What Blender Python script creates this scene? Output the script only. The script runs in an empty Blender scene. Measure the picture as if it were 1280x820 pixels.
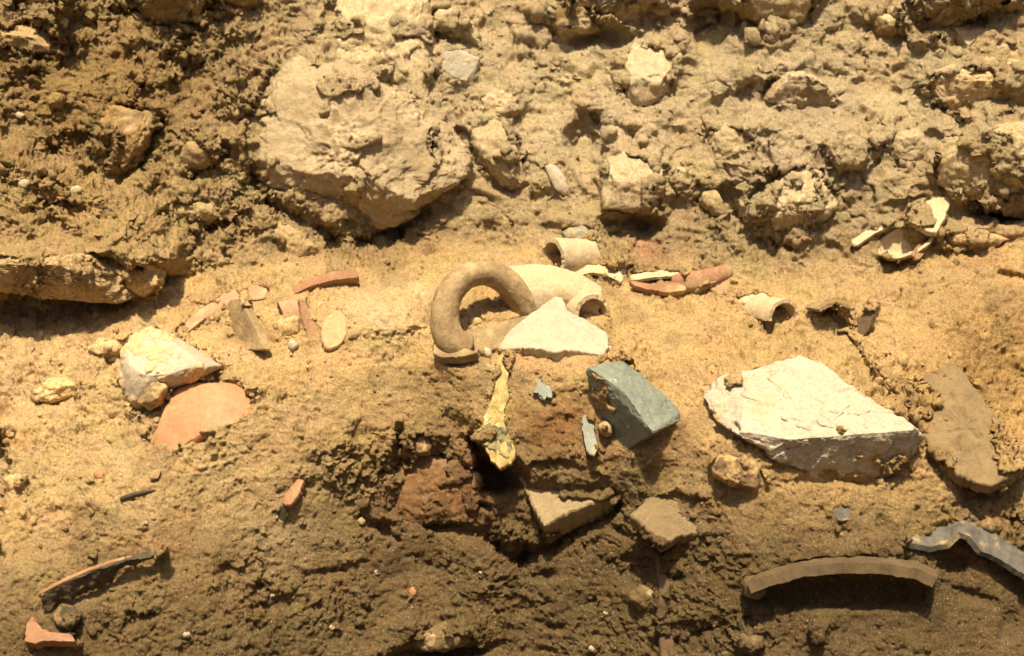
import bpy, math, random
import numpy as np
from mathutils import Vector

R = math.radians
rng = np.random.default_rng(7)
random.seed(7)
scene = bpy.context.scene
COL = scene.collection

# ------------------------------------------------------------------ camera
PITCH = R(12.5)
FPX = 1778.0                      # focal length in pixels of a 1280 wide frame (50 mm on 36 mm)
DIST = 1.778                      # metres from lens to the find spot
cF = np.array([0.0, math.cos(PITCH), -math.sin(PITCH)])
cU = np.array([0.0, math.sin(PITCH), math.cos(PITCH)])
cX = np.array([1.0, 0.0, 0.0])
CAM = np.array([0.0, 0.0, 1.0]) - DIST * cF
cd = bpy.data.cameras.new('camera')
cam = bpy.data.objects.new('camera', cd)
COL.objects.link(cam)
cam.location = CAM
cam.rotation_euler = (math.pi / 2 - PITCH, 0, 0)
cd.lens = 50.0
cd.sensor_width = 36.0
cd.clip_start = 0.02
cd.clip_end = 60.0
cd.dof.use_dof = True
cd.dof.focus_distance = 1.73
cd.dof.aperture_fstop = 4.8
scene.camera = cam

# ------------------------------------------------------------------ sky, sun, exposure
SUN_EL, SUN_AZ = R(67.0), R(-8.0)       # azimuth measured from the camera side, minus = from the left
world = bpy.data.worlds.new('World')
scene.world = world
world.use_nodes = True
wn, wl = world.node_tree.nodes, world.node_tree.links
wn.clear()
sky = wn.new('ShaderNodeTexSky')
sky.sky_type = 'NISHITA'
sky.sun_disc = False
sky.sun_elevation = SUN_EL
sky.sun_rotation = math.pi - SUN_AZ
sky.dust_density = 8.0
sky.air_density = 0.25
sky.ozone_density = 0.0
bg = wn.new('ShaderNodeBackground')
bg.inputs[1].default_value = 0.055
wo = wn.new('ShaderNodeOutputWorld')
wl.new(sky.outputs[0], bg.inputs[0])
wl.new(bg.outputs[0], wo.inputs[0])
sl = bpy.data.lights.new('sun', 'SUN')
sl.energy = 5.0
sl.angle = R(3.0)
sl.color = (1.0, 0.815, 0.545)
sun = bpy.data.objects.new('sun', sl)
COL.objects.link(sun)
sdir = Vector((math.sin(SUN_AZ) * math.cos(SUN_EL), -math.cos(SUN_AZ) * math.cos(SUN_EL), math.sin(SUN_EL)))
sun.rotation_euler = sdir.to_track_quat('Z', 'Y').to_euler()
sun.location = (0, -1, 4)
scene.view_settings.view_transform = 'Standard'
scene.view_settings.look = 'None'
scene.view_settings.exposure = 0.64
scene.view_settings.gamma = 1.0

# ------------------------------------------------------------------ noise
f32 = np.float32
def _hash(ix, iy, iz, k=0):
    h = (ix.astype(np.uint32) * np.uint32(374761393) + iy.astype(np.uint32) * np.uint32(668265263)
         + iz.astype(np.uint32) * np.uint32(2147483647) + np.uint32((k * 974711 + 12345) & 0xffffffff))
    h = (h ^ (h >> np.uint32(13))) * np.uint32(1274126177)
    h = (h ^ (h >> np.uint32(16))) * np.uint32(2246822519)
    return ((h ^ (h >> np.uint32(15))) & np.uint32(0xffffff)).astype(f32) / f32(16777215.0)

def vnoise(p, k=0):
    """smooth 3D value noise in -1..1"""
    p = p.astype(f32)
    i = np.floor(p).astype(np.int32)
    t = p - i
    t = t * t * t * (t * (t * 6 - 15) + 10)
    x, y, z = i[..., 0], i[..., 1], i[..., 2]
    tx, ty, tz = t[..., 0], t[..., 1], t[..., 2]
    def L(a, b, w): return a + (b - a) * w
    c = [[[_hash(x + a, y + b, z + d, k) for d in (0, 1)] for b in (0, 1)] for a in (0, 1)]
    v = L(L(L(c[0][0][0], c[1][0][0], tx), L(c[0][1][0], c[1][1][0], tx), ty),
          L(L(c[0][0][1], c[1][0][1], tx), L(c[0][1][1], c[1][1][1], tx), ty), tz)
    return v * 2 - 1

ROT = np.array([[0.80, 0.36, -0.48], [-0.48, 0.86, -0.17], [0.36, 0.36, 0.86]], dtype=f32)
def fbm(p, octv=4, gain=0.5, k=0, ridged=False):
    p = p.astype(f32)
    s = 0; a = 1.0; tot = 0
    for o in range(octv):
        n = vnoise(p, k + o)
        if ridged: n = 1 - 2 * np.abs(n)
        s = s + a * n; tot += a
        a *= gain; p = (p @ ROT) * 2.03
    return s / tot

def worley(p, k=0):
    """F1, F2 distance and the id value of the nearest cell"""
    p = p.astype(f32)
    i = np.floor(p).astype(np.int32)
    t = p - i
    f1 = np.full(p.shape[:-1], 9.0, dtype=f32); f2 = f1.copy(); idv = np.zeros_like(f1)
    for a in (-1, 0, 1):
        for b in (-1, 0, 1):
            for c in (-1, 0, 1):
                x, y, z = i[..., 0] + a, i[..., 1] + b, i[..., 2] + c
                dx = a + _hash(x, y, z, k) - t[..., 0]
                dy = b + _hash(x, y, z, k + 1) - t[..., 1]
                dz = c + _hash(x, y, z, k + 2) - t[..., 2]
                d = np.sqrt(dx * dx + dy * dy + dz * dz)
                m = d < f1
                f2 = np.where(m, f1, np.minimum(f2, d))
                idv = np.where(m, _hash(x, y, z, k + 3), idv)
                f1 = np.where(m, d, f1)
    return f1, f2, idv

def chips(p, k=0):
    """broken facets: each cell a little plane of its own tilt"""
    p = p.astype(f32)
    i = np.floor(p).astype(np.int32); t = p - i
    f1 = np.full(p.shape[:-1], 9.0, dtype=f32); val = np.zeros_like(f1)
    for a in (-1, 0, 1):
        for b in (-1, 0, 1):
            for c in (-1, 0, 1):
                x, y, z = i[..., 0] + a, i[..., 1] + b, i[..., 2] + c
                dx = a + _hash(x, y, z, k) - t[..., 0]; dy = b + _hash(x, y, z, k + 1) - t[..., 1]; dz = c + _hash(x, y, z, k + 2) - t[..., 2]
                d = dx * dx + dy * dy + dz * dz
                g = (_hash(x, y, z, k + 3) - .5) * dx + (_hash(x, y, z, k + 4) - .5) * dy + (_hash(x, y, z, k + 5) - .5) * dz
                m = d < f1
                val = np.where(m, 2 * g + .35 * (_hash(x, y, z, k + 6) - .5), val); f1 = np.where(m, d, f1)
    return val

def sstep(a, b, x):
    t = np.clip((x - a) / (b - a), 0, 1)
    return t * t * (3 - 2 * t)

def poly_sdf(px, py, pts):
    """signed distance to a polygon, positive inside"""
    pts = np.asarray(pts, float)
    d = np.full(px.shape, 1e9); s = np.zeros(px.shape, bool)
    for i in range(len(pts)):
        a, b = pts[i - 1], pts[i]
        ex, ey = b - a
        wx, wy = px - a[0], py - a[1]
        t = np.clip((wx * ex + wy * ey) / (ex * ex + ey * ey + 1e-9), 0, 1)
        d = np.minimum(d, (wx - ex * t) ** 2 + (wy - ey * t) ** 2)
        c = ((a[1] > py) != (b[1] > py))
        with np.errstate(divide='ignore', invalid='ignore'):
            xi = (b[0] - a[0]) * (py - a[1]) / (b[1] - a[1] + 1e-12) + a[0]
        s ^= c & (px < xi)
    d = np.sqrt(d)
    return np.where(s, d, -d)

def line_dist(px, py, pts):
    d = np.full(px.shape, 1e9)
    for a, b in zip(pts[:-1], pts[1:]):
        ex, ey = b[0] - a[0], b[1] - a[1]
        wx, wy = px - a[0], py - a[1]
        t = np.clip((wx * ex + wy * ey) / (ex * ex + ey * ey + 1e-9), 0, 1)
        d = np.minimum(d, (wx - ex * t) ** 2 + (wy - ey * t) ** 2)
    return np.sqrt(d)

# ------------------------------------------------------------------ the earth section: macro shape
def spans(lo, hi, step, ext, n):
    a = np.arange(lo, hi + step * 0.5, step)
    g = np.cumsum(np.geomspace(step * 2, ext / n * 2.2, n))
    return np.concatenate([(lo - g)[::-1], a, hi + g])
GX = spans(-50, 1330, 1.5, 1500, 34)
GY = spans(-45, 865, 1.5, 420, 18)
PX, PY = np.meshgrid(GX, GY)                 # rows = down the section, columns = along it

# where the steep upper section meets the ledge, and where the ledge breaks off again
xb = [-2000, 0, 100, 215, 330, 450, 560, 660, 800, 950, 1100, 1190, 1280, 3300]
yb = [395, 395, 372, 335, 325, 312, 300, 298, 322, 345, 330, 300, 290, 290]
xf = [-2000, 0, 200, 330, 430, 540, 640, 760, 860, 940, 1060, 1160, 1280, 3300]
yf = [660, 650, 600, 520, 475, 452, 455, 470, 525, 568, 578, 585, 560, 560]
YB = np.interp(PX, xb, yb); YF = np.interp(PX, xf, yf)
ledge = np.interp(PX, [-2000, 0, 250, 450, 800, 1000, 1280, 3300], [40, 38, 34, 26, 26, 30, 40, 40])
lower = np.interp(PX, [-2000, 0, 300, 550, 800, 1050, 1280, 3300], [56, 56, 66, 76, 74, 66, 60, 60])
ALPHA = 61 + (ledge - 61) * sstep(-22, 22, PY - YB)
ALPHA = ALPHA + (lower - ALPHA) * sstep(-30, 35, PY - YF)
AL = np.radians(ALPHA)
V = (PY - 410.0) / FPX
s_, c_ = math.sin(PITCH), math.cos(PITCH)
dln = (s_ * np.sin(AL) - c_ * np.cos(AL)) / ((c_ - s_ * V) * np.sin(AL) + (s_ + c_ * V) * np.cos(AL))
dv = np.diff(GY)[:, None] / FPX
LN = np.zeros_like(PX)
LN[1:] = np.cumsum(0.5 * (dln[1:] + dln[:-1]) * dv, axis=0)
ia = int(np.argmin(np.abs(GY - 430)))
LN -= LN[ia]
Z = DIST * np.exp(LN)

H = np.zeros_like(PX)                        # sculpted relief in metres, out of the section
# irregular outlines: features are evaluated on warped coordinates
q = np.stack([PX / 30.0, PY / 30.0, 0 * PX], -1)
WX = PX + 7 * fbm(q, 3, k=50).astype(float)
WY = PY + 7 * fbm(q, 3, k=60).astype(float)

def ell(cx, cy, rx, ry, h, rot=0.0, p=2.0):
    global H
    m = (np.abs(PX - cx) < 3.2 * max(rx, ry)) & (np.abs(PY - cy) < 3.2 * max(rx, ry))
    x, y = WX[m] - cx, WY[m] - cy
    c, s = math.cos(R(rot)), math.sin(R(rot))
    u, v = (x * c + y * s) / rx, (-x * s + y * c) / ry
    H[m] += h * np.exp(-(u * u + v * v) ** (p / 2))

def plate(pts, h, soft=10.0, inset=0.0):
    global H
    d = poly_sdf(WX, WY, pts)
    H += h * sstep(-soft * 0.5, soft * 0.5, d - inset)

def crack(pts, w, h):
    global H
    d = line_dist(WX, WY, pts)
    H += h * np.exp(-(d / w) ** 2)

mm = 0.001
# block of earth standing under the handle, buried mound beside it
plate([(546, 452), (600, 444), (700, 444), (772, 452), (812, 486), (846, 530), (836, 570), (780, 604), (700, 618), (650, 606), (612, 560), (590, 530), (566, 490)], 28 * mm, 46)
ell(488, 394, 68, 34, 42 * mm)
ell(950, 470, 70, 34, 16 * mm)
# upper section
plate([(-400, 150), (40, 190), (150, 240), (230, 300), (215, 335), (170, 352), (60, 352), (-400, 352)], 48 * mm, 34)
ell(-20, 392, 130, 22, -42 * mm)
ell(110, 385, 60, 12, -16 * mm, -14)
ell(80, 120, 190, 110, 16 * mm)
ell(440, 190, 170, 120, 14 * mm)
plate([(-300, -300), (330, -300), (320, 40), (250, 72), (180, 62), (90, 70), (-300, 80)], 10 * mm, 16)
crack([(318, 215), (333, 252), (372, 272), (408, 290), (418, 300)], 10, -34 * mm)
crack([(450, 300), (485, 290), (530, 262)], 10, -30 * mm)
crack([(345, 262), (352, 290), (382, 312)], 4, -8 * mm)
ell(735, 172, 25, 34, -62 * mm, 0, 4)
ell(788, 282, 38, 17, -48 * mm, 0, 4)
ell(1118, 322, 20, 26, -34 * mm, 0, 3)
crack([(150, 220), (172, 208), (186, 178), (194, 150)], 7, -26 * mm)
crack([(240, 218), (262, 206), (280, 184)], 6, -20 * mm)
ell(192, 112, 24, 20, -22 * mm, -30, 3)
ell(245, 88, 22, 12, -12 * mm)
ell(62, 62, 16, 12, -8 * mm)
ell(85, 60, 7, 24, -18 * mm, -15)
ell(25, 100, 24, 14, -12 * mm)
ell(140, 36, 26, 10, -10 * mm, 10)
ell(755, 48, 62, 11, -26 * mm, -6, 3)
ell(884, 30, 24, 30, -40 * mm, 0, 4)
ell(700, 124, 26, 20, -14 * mm)
ell(922, 70, 26, 14, -10 * mm)
ell(948, 120, 30, 16, -14 * mm)
ell(1060, 105, 30, 22, -8 * mm)
crack([(1000, 134), (1046, 134)], 6, -14 * mm)
crack([(1166, 118), (1180, 140), (1196, 152), (1208, 154)], 9, -30 * mm)
crack([(1226, 258), (1256, 268), (1340, 282)], 11, -44 * mm)
ell(1250, 200, 90, 62, 26 * mm, 8, 3)
ell(1050, 190, 140, 60, 10 * mm)
crack([(905, 240), (915, 268), (940, 296), (985, 310)], 8, -22 * mm)
crack([(590, 200), (602, 222), (640, 236)], 5, -16 * mm)
crack([(576, 170), (586, 200)], 7, -18 * mm)
ell(475, 78, 10, 8, -12 * mm); ell(378, 62, 18, 12, -20 * mm, -20); ell(420, 88, 9, 18, -16 * mm, -15)
ell(360, 35, 16, 26, -16 * mm, 25)
ell(70, 280, 16, 10, -16 * mm, 25); ell(88, 292, 14, 7, -14 * mm)
ell(232, 270, 22, 8, -14 * mm); ell(275, 283, 26, 9, -16 * mm, -8)
ell(210, 268, 50, 16, 12 * mm, 0, 3)
crack([(225, 345), (290, 335), (330, 338)], 4, -7 * mm)
ell(480, 300, 60, 14, -10 * mm)
ell(1230, 300, 40, 6, -8 * mm)
crack([(1172, 318), (1215, 316)], 4, -12 * mm)
ell(1200, 292, 26, 8, 10 * mm)
crack([(1250, 342), (1285, 350)], 4, -9 * mm)
ell(870, 300, 46, 20, 12 * mm, 10)
ell(900, 300, 8, 20, -12 * mm, -30)
ell(985, 315, 40, 10, -10 * mm)
# ledge
crack([(1056, 416), (1074, 436), (1096, 468), (1120, 492)], 2.5, -5 * mm)
ell(60, 500, 26, 8, -10 * mm); ell(70, 492, 34, 9, 8 * mm)
ell(120, 470, 28, 24, 7 * mm)
ell(143, 452, 10, 16, -16 * mm, 15)
ell(350, 442, 10, 4, -8 * mm)
ell(832, 349, 20, 5, -26 * mm)
# lower front
plate([(-300, 545), (4, 545), (12, 600), (6, 650), (-300, 660)], -55 * mm, 8)
plate([(-300, 672), (-2, 672), (4, 690), (-4, 714), (-300, 714)], -26 * mm, 6)
ell(430, 570, 62, 40, 12 * mm)
ell(500, 556, 7, 22, -28 * mm, 6, 3)
ell(505, 584, 20, 10, -20 * mm, 20)
crack([(470, 590), (500, 592)], 6, -12 * mm)
ell(400, 578, 14, 8, -10 * mm)
plate([(505, 560), (545, 552), (590, 580), (610, 640), (640, 690), (560, 670), (485, 640), (490, 600)], -16 * mm, 16)
ell(622, 594, 28, 24, -75 * mm, 0, 4)
crack([(592, 552), (604, 580)], 8, -40 * mm)
ell(600, 634, 11, 4, -16 * mm, 20)
crack([(455, 648), (474, 660), (498, 676)], 4, -10 * mm)
crack([(600, 668), (640, 690), (656, 706)], 8, -14 * mm, )
crack([(650, 704), (690, 682), (730, 654), (766, 632)], 8, -24 * mm)
ell(655, 690, 10, 14, -18 * mm)
ell(672, 720, 22, 8, -12 * mm); ell(660, 756, 14, 6, -8 * mm, 30)
ell(690, 780, 16, 7, -10 * mm, 15)
ell(795, 710, 20, 16, -20 * mm)
ell(843, 722, 14, 10, -16 * mm, 30)
ell(775, 668, 20, 5, -12 * mm, 35)
ell(836, 664, 24, 6, -16 * mm, -25)
ell(880, 785, 40, 10, -12 * mm, 10)
ell(862, 800, 14, 14, -18 * mm)
ell(930, 780, 40, 8, -8 * mm, -10)
ell(555, 815, 60, 8, -32 * mm, -6, 3)
ell(520, 800, 40, 20, 8 * mm)
ell(340, 755, 30, 12, -9 * mm)
ell(420, 712, 22, 5, -7 * mm); ell(385, 715, 14, 5, -7 * mm)
ell(178, 775, 28, 7, -10 * mm, -8)
ell(84, 778, 16, 10, -22 * mm)
ell(120, 735, 50, 9, -14 * mm, -22)
ell(1050, 742, 110, 18, -24 * mm, 0, 4)
ell(1190, 700, 24, 18, -22 * mm, 12, 3)
ell(1215, 745, 30, 8, -10 * mm, 25)
ell(1290, 500, 46, 80, -18 * mm, -30, 3)
plate([(1140, 470), (1194, 452), (1234, 506), (1282, 578), (1236, 606), (1196, 592), (1150, 540)], 12 * mm, 10)
ell(1208, 556, 22, 7, -16 * mm, 22)
ell(1106, 656, 6, 15, -12 * mm, -35)
ell(1060, 600, 80, 5, -14 * mm)
ell(1255, 645, 16, 6, -10 * mm); ell(1262, 686, 14, 4, -10 * mm)
ell(1265, 780, 12, 18, -14 * mm)

# broad uneven relief
P0 = CAM + Z[..., None] * (cF + V[..., None] * -cU + ((PX - 640) / FPX)[..., None] * cX)
upper = 1 - sstep(-30, 20, PY - YB)
front = sstep(-20, 40, PY - YF)
amp = 0.45 + 0.45 * upper + 0.35 * front
H += amp * (0.014 * fbm(P0 * 8, 3, k=3) + 0.008 * fbm(P0 * 24, 3, k=9))
bl = np.clip(fbm(P0 * np.array([17., 17., 24.]), 4, k=15, ridged=True), -.5, 1)
rubble = upper * (.12 + .88 * np.exp(-(((PX - 60) / 260) ** 2)))
H += (0.38 + 0.75 * rubble + 0.0 * front) * (1 - .75 * front) * 0.013 * bl
H -= (0.10 + rubble * .55 + front * .22) * 0.05 * np.clip(fbm(P0 * np.array([13., 13., 21.]), 4, k=17) - .2, 0, 1)
Z = Z - H

ZO = Z.copy()
def Zat(px, py):
    i = int(np.clip(np.searchsorted(GX, px) - 1, 0, len(GX) - 2))
    j = int(np.clip(np.searchsorted(GY, py) - 1, 0, len(GY) - 2))
    tx = (px - GX[i]) / (GX[i + 1] - GX[i]); ty = (py - GY[j]) / (GY[j + 1] - GY[j])
    return ((ZO[j, i] * (1 - tx) + ZO[j, i + 1] * tx) * (1 - ty) + (ZO[j + 1, i] * (1 - tx) + ZO[j + 1, i + 1] * tx) * ty)
def ray(px, py): return cF - cU * ((py - 410.0) / FPX) + cX * ((px - 640.0) / FPX)
def W(px, py, off=0.0):
    """a point of the place: on the earth seen at px, py, or off metres out of it"""
    return CAM + (Zat(px, py) - off) * ray(px, py)

# ------------------------------------------------------------------ materials
def nodes_of(name):
    m = bpy.data.materials.new(name); m.use_nodes = True
    nt = m.node_tree; nt.nodes.clear()
    out = nt.nodes.new('ShaderNodeOutputMaterial'); b = nt.nodes.new('ShaderNodeBsdfPrincipled')
    nt.links.new(b.outputs[0], out.inputs[0])
    return m, nt, b
def nz(nt, co, scale, detail=4, rough=.6, dist=0.0):
    n = nt.nodes.new('ShaderNodeTexNoise'); n.inputs['Scale'].default_value = scale
    n.inputs['Detail'].default_value = detail; n.inputs['Roughness'].default_value = rough; n.inputs['Distortion'].default_value = dist
    nt.links.new(co, n.inputs['Vector']); return n.outputs['Fac']
def ramp(nt, fac, lo, hi, c0=(0, 0, 0, 1), c1=(1, 1, 1, 1)):
    r = nt.nodes.new('ShaderNodeValToRGB'); e = r.color_ramp.elements
    e[0].position, e[0].color = lo, c0; e[1].position, e[1].color = hi, c1
    nt.links.new(fac, r.inputs[0]); return r.outputs[0]
def mix(nt, fac, a, b, mode='MIX'):
    n = nt.nodes.new('ShaderNodeMix'); n.data_type = 'RGBA'; n.blend_type = mode
    for sock, val in ((n.inputs[0], fac), (n.inputs[6], a), (n.inputs[7], b)):
        if isinstance(val, bpy.types.NodeSocket): nt.links.new(val, sock)
        elif isinstance(val, (int, float)): sock.default_value = val
        else: sock.default_value = (*val[:3], 1)
    return n.outputs[2]
def coords(nt):
    t = nt.nodes.new('ShaderNodeTexCoord'); return t.outputs['Object']
def bump(nt, b, h, strength, dist, prev=None):
    n = nt.nodes.new('ShaderNodeBump'); n.inputs['Strength'].default_value = strength; n.inputs['Distance'].default_value = dist
    nt.links.new(h, n.inputs['Height'])
    if prev is not None: nt.links.new(prev, n.inputs['Normal'])
    nt.links.new(n.outputs[0], b.inputs['Normal']); return n.outputs[0]

def soil_material():
    m, nt, b = nodes_of('soil')
    co = coords(nt)
    at = nt.nodes.new('ShaderNodeAttribute'); at.attribute_name = 'soil_tint'
    c = at.outputs['Color']
    c = mix(nt, ramp(nt, nz(nt, co, 330, 6, .78), .36, .64), mix(nt, 1.0, c, (.66, .62, .56), 'MULTIPLY'), mix(nt, 1.0, c, (1.34, 1.32, 1.27), 'MULTIPLY'))
    # pale grit, dark flecks, brick dust
    c = mix(nt, ramp(nt, nz(nt, co, 640, 3, .6), .64, .69), c, (.70, .60, .43))
    c = mix(nt, ramp(nt, nz(nt, co, 210, 3, .6), .69, .73), c, (.60, .50, .34))
    c = mix(nt, ramp(nt, nz(nt, co, 480, 4, .65, .3), .33, .39, (1, 1, 1, 1), (0, 0, 0, 1)), c, (.10, .065, .03))
    c = mix(nt, ramp(nt, nz(nt, co, 95, 4, .6), .66, .78), c, (.33, .19, .10))
    nt.links.new(c, b.inputs['Base Color'])
    b.inputs['Roughness'].default_value = 0.95
    b.inputs['Specular IOR Level'].default_value = 0.12
    n1 = bump(nt, b, nz(nt, co, 340, 7, .82), 1.0, .0050)
    bump(nt, b, nz(nt, co, 1300, 3, .7), 0.5, .0009, n1)
    return m
SOIL = soil_material()

def stone_mat(name, c0, c1, dust=(.45, .33, .17), dust_amt=.45, scale=28, bumpd=.004, rough=.85, spec=.2, veins=None, pit=True, dscale=16):
    m, nt, b = nodes_of(name)
    co = coords(nt)
    c = mix(nt, ramp(nt, nz(nt, co, scale, 6, .65, .4), .35, .68), c0, c1)
    c = mix(nt, ramp(nt, nz(nt, co, scale * 9, 4, .7), .3, .7), mix(nt, 1.0, c, (.78, .76, .72), 'MULTIPLY'), mix(nt, 1.0, c, (1.1, 1.09, 1.07), 'MULTIPLY'))
    if veins: c = mix(nt, ramp(nt, nz(nt, co, scale * .8, 3, .5, 1.5), .60, .70), c, veins)
    if dust_amt > 0:
        lo = .72 - .42 * dust_amt
        c = mix(nt, ramp(nt, nz(nt, co, dscale, 7, .68), lo, lo + .14), c, mix(nt, nz(nt, co, 300, 3), tuple(x * .75 for x in dust), tuple(x * 1.15 for x in dust)))
    c = mix(nt, ramp(nt, nz(nt, co, 420, 3, .6), .29, .35, (1, 1, 1, 1), (0, 0, 0, 1)), c, (.12, .085, .045))
    ac = nt.nodes.new('ShaderNodeAttribute'); ac.attribute_name = 'crust'
    at = nt.nodes.new('ShaderNodeAttribute'); at.attribute_name = 'soil_tint'
    sc_ = mix(nt, ramp(nt, nz(nt, co, 260, 5, .7), .40, .66), mix(nt, 1.0, at.outputs['Color'], (.68, .64, .58), 'MULTIPLY'), mix(nt, 1.0, at.outputs['Color'], (1.20, 1.18, 1.14), 'MULTIPLY'))
    c = mix(nt, ac.outputs['Fac'], c, sc_)
    nt.links.new(c, b.inputs['Base Color'])
    b.inputs['Roughness'].default_value = rough
    b.inputs['Specular IOR Level'].default_value = spec
    n1 = bump(nt, b, nz(nt, co, scale * 5, 6, .7, .2), .6, bumpd)
    bump(nt, b, nz(nt, co, 900, 4, .7), .4, .0008, n1)
    return m

LIME = stone_mat('pale limestone', (.4, .33, .21), (.52, .435, .29), dust_amt=.5)
LIMEG = stone_mat('grey limestone', (.4, .34, .225), (.5, .43, .295), dust_amt=.55)
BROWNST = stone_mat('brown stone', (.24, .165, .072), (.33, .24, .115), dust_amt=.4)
OCHRE = stone_mat('ochre stone', (.32, .235, .115), (.43, .335, .18), dust_amt=.45)
EARTHST = stone_mat('earth caked stone', (.38, .29, .165), (.49, .39, .235), dust_amt=.5, dust=(.38, .28, .145))
CHALK = stone_mat('white chalk', (.46, .4, .3), (.55, .49, .385), dust=(.60, .45, .25), dust_amt=.36, bumpd=.0025, dscale=22)
CHALKR = stone_mat('white broken rock', (.47, .42, .325), (.58, .53, .43), dust=(.52, .38, .20), dust_amt=.46, bumpd=.007, dscale=14)
GREYST = stone_mat('grey stone', (.38, .35, .27), (.45, .42, .33), dust_amt=.3)
REDST = stone_mat('reddish stone', (.19, .125, .07), (.27, .18, .1), dust_amt=.4, dust=(.33, .23, .11))
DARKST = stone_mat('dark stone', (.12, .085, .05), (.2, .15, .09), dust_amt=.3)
PALECER = stone_mat('pale buff pottery', (.5, .4, .26), (.58, .48, .325), dust=(.56, .41, .21), dust_amt=.52, bumpd=.0022, scale=40, dscale=34)
WHITECER = stone_mat('white pottery', (.42, .37, .28), (.54, .485, .385), dust=(.60, .48, .30), dust_amt=.48, bumpd=.003, scale=60, dscale=40)
HANDCER = stone_mat('brown buff pottery', (.25, .18, .098), (.39, .295, .165), dust=(.5, .37, .2), dust_amt=.52, bumpd=.0035, scale=40, dscale=34)
SALMON = stone_mat('salmon pottery', (.44, .2, .095), (.51, .28, .155), dust=(.54, .36, .22), dust_amt=.42, bumpd=.0008, scale=14, rough=.6, spec=.3, dscale=10)
TERRA = stone_mat('terracotta', (.29, .155, .09), (.37, .22, .13), dust=(.50, .36, .19), dust_amt=.5, bumpd=.001, scale=45)
PINKCER = stone_mat('pinkish pottery', (.4, .235, .14), (.49, .32, .2), dust=(.54, .39, .2), dust_amt=.52, bumpd=.001, scale=40, dscale=34)
TILEC = stone_mat('brown roof tile', (.1, .072, .042), (.165, .12, .07), dust=(.17, .122, .065), dust_amt=.55, bumpd=.0015, scale=50)
BURNT = stone_mat('burnt pottery', (.06, .05, .035), (.12, .095, .06), dust=(.26, .19, .095), dust_amt=.4, bumpd=.0015, scale=50, dscale=30)
BLUEG = stone_mat('blue green glaze', (.165, .195, .165), (.235, .27, .235), dust=(.50, .37, .2), dust_amt=.12, bumpd=.0005, scale=20, rough=.42, spec=.4, dscale=22)
BLUEP = stone_mat('pale blue stone', (.22, .25, .22), (.31, .335, .3), dust=(.5, .37, .2), dust_amt=.35, bumpd=.001, scale=40)
YELG = stone_mat('yellow glaze', (.4, .3, .1), (.51, .395, .155), dust=(.46, .34, .18), dust_amt=.42, bumpd=.0015, scale=60, rough=.5, spec=.4, veins=(.78, .70, .45), dscale=40)
GREENG = stone_mat('green blue glaze', (.06, .07, .045), (.36, .29, .1), dust=(.5, .4, .2), dust_amt=.3, bumpd=.001, scale=120, rough=.4, spec=.4, dscale=60)
BLUEGREY = stone_mat('blue grey slate', (.09, .087, .075), (.165, .16, .14), dust=(.38, .28, .15), dust_amt=.45, bumpd=.0018, scale=55, veins=(.16, .13, .10), dscale=40)
ROOT = stone_mat('root bark', (.12, .075, .045), (.17, .115, .07), dust=(.27, .19, .10), dust_amt=.5, bumpd=.0012, scale=60)

# ------------------------------------------------------------------ mesh helpers
def mesh_from(name, V_, F_, mat, loc, sharp=None, smooth=True, crust=None, tint=None):
    me = bpy.data.meshes.new(name)
    V_ = np.asarray(V_, float) - np.asarray(loc)
    me.from_pydata(V_.tolist(), [], [list(map(int, f)) for f in F_])
    me.update()
    me.polygons.foreach_set('use_smooth', [smooth] * len(me.polygons))
    if sharp: me.set_sharp_from_angle(angle=R(sharp))
    if crust is not None:
        at = me.attributes.new('crust', 'FLOAT', 'POINT'); at.data.foreach_set('value', np.asarray(crust, f32))
        at = me.attributes.new('soil_tint', 'FLOAT_COLOR', 'POINT')
        at.data.foreach_set('color', np.tile(np.append(tint, 1.0), len(V_)).astype(f32))
    me.materials.append(mat)
    return me
def base_of(V_):
    V_ = np.asarray(V_); return np.array([V_[:, 0].mean(), V_[:, 1].mean(), V_[:, 2].min()])
def tag(o, label, cat, group=None, kind=None):
    o['label'] = label; o['category'] = cat
    if group: o['group'] = group
    if kind: o['kind'] = kind
    return o
def make(name, label, cat, geo, mat, sharp=None, group=None, cover=None):
    if DRY[0]: COVER.append((geo[0], geo[1], cover if cover is not None else (geo[4] if len(geo) > 4 else -.30))); return None
    V_, F_ = geo[:2]
    loc = base_of(V_)
    o = bpy.data.objects.new(name, mesh_from(name, V_, F_, mat, loc, sharp, True, *geo[2:4]))
    o.location = loc
    COL.objects.link(o)
    return tag(o, label, cat, group)
def empty(name, label, cat, loc, group=None):
    if DRY[0]: return None
    o = bpy.data.objects.new(name, None); o.location = loc; o.empty_display_size = .02
    COL.objects.link(o); return tag(o, label, cat, group)
def part(name, root, geo, mat, sharp=None, label=None, cover=-.30):
    if DRY[0]: COVER.append((geo[0], geo[1], cover)); return None
    base = np.array(root.location)
    if root.parent: base = base + np.array(root.parent.location)
    o = bpy.data.objects.new(name, mesh_from(name, geo[0], geo[1], mat, base, sharp, True, *geo[2:4]))
    o.parent = root
    COL.objects.link(o)
    if label: o['label'] = label
    return o
def join(*geos):
    Vs, Fs, n = [], [], 0
    for v, f in geos:
        Vs.append(np.asarray(v)); Fs += [[i + n for i in q_] for q_ in f]; n += len(v)
    return np.concatenate(Vs), Fs

def grid_faces(nu, nv, wrapu=False, off=0):
    F_ = []
    for j in range(nv - 1):
        for i in range(nu if wrapu else nu - 1):
            a = off + j * nu + i; b = off + j * nu + (i + 1) % nu
            F_.append((a, b, b + nu, a + nu))
    return F_

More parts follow.
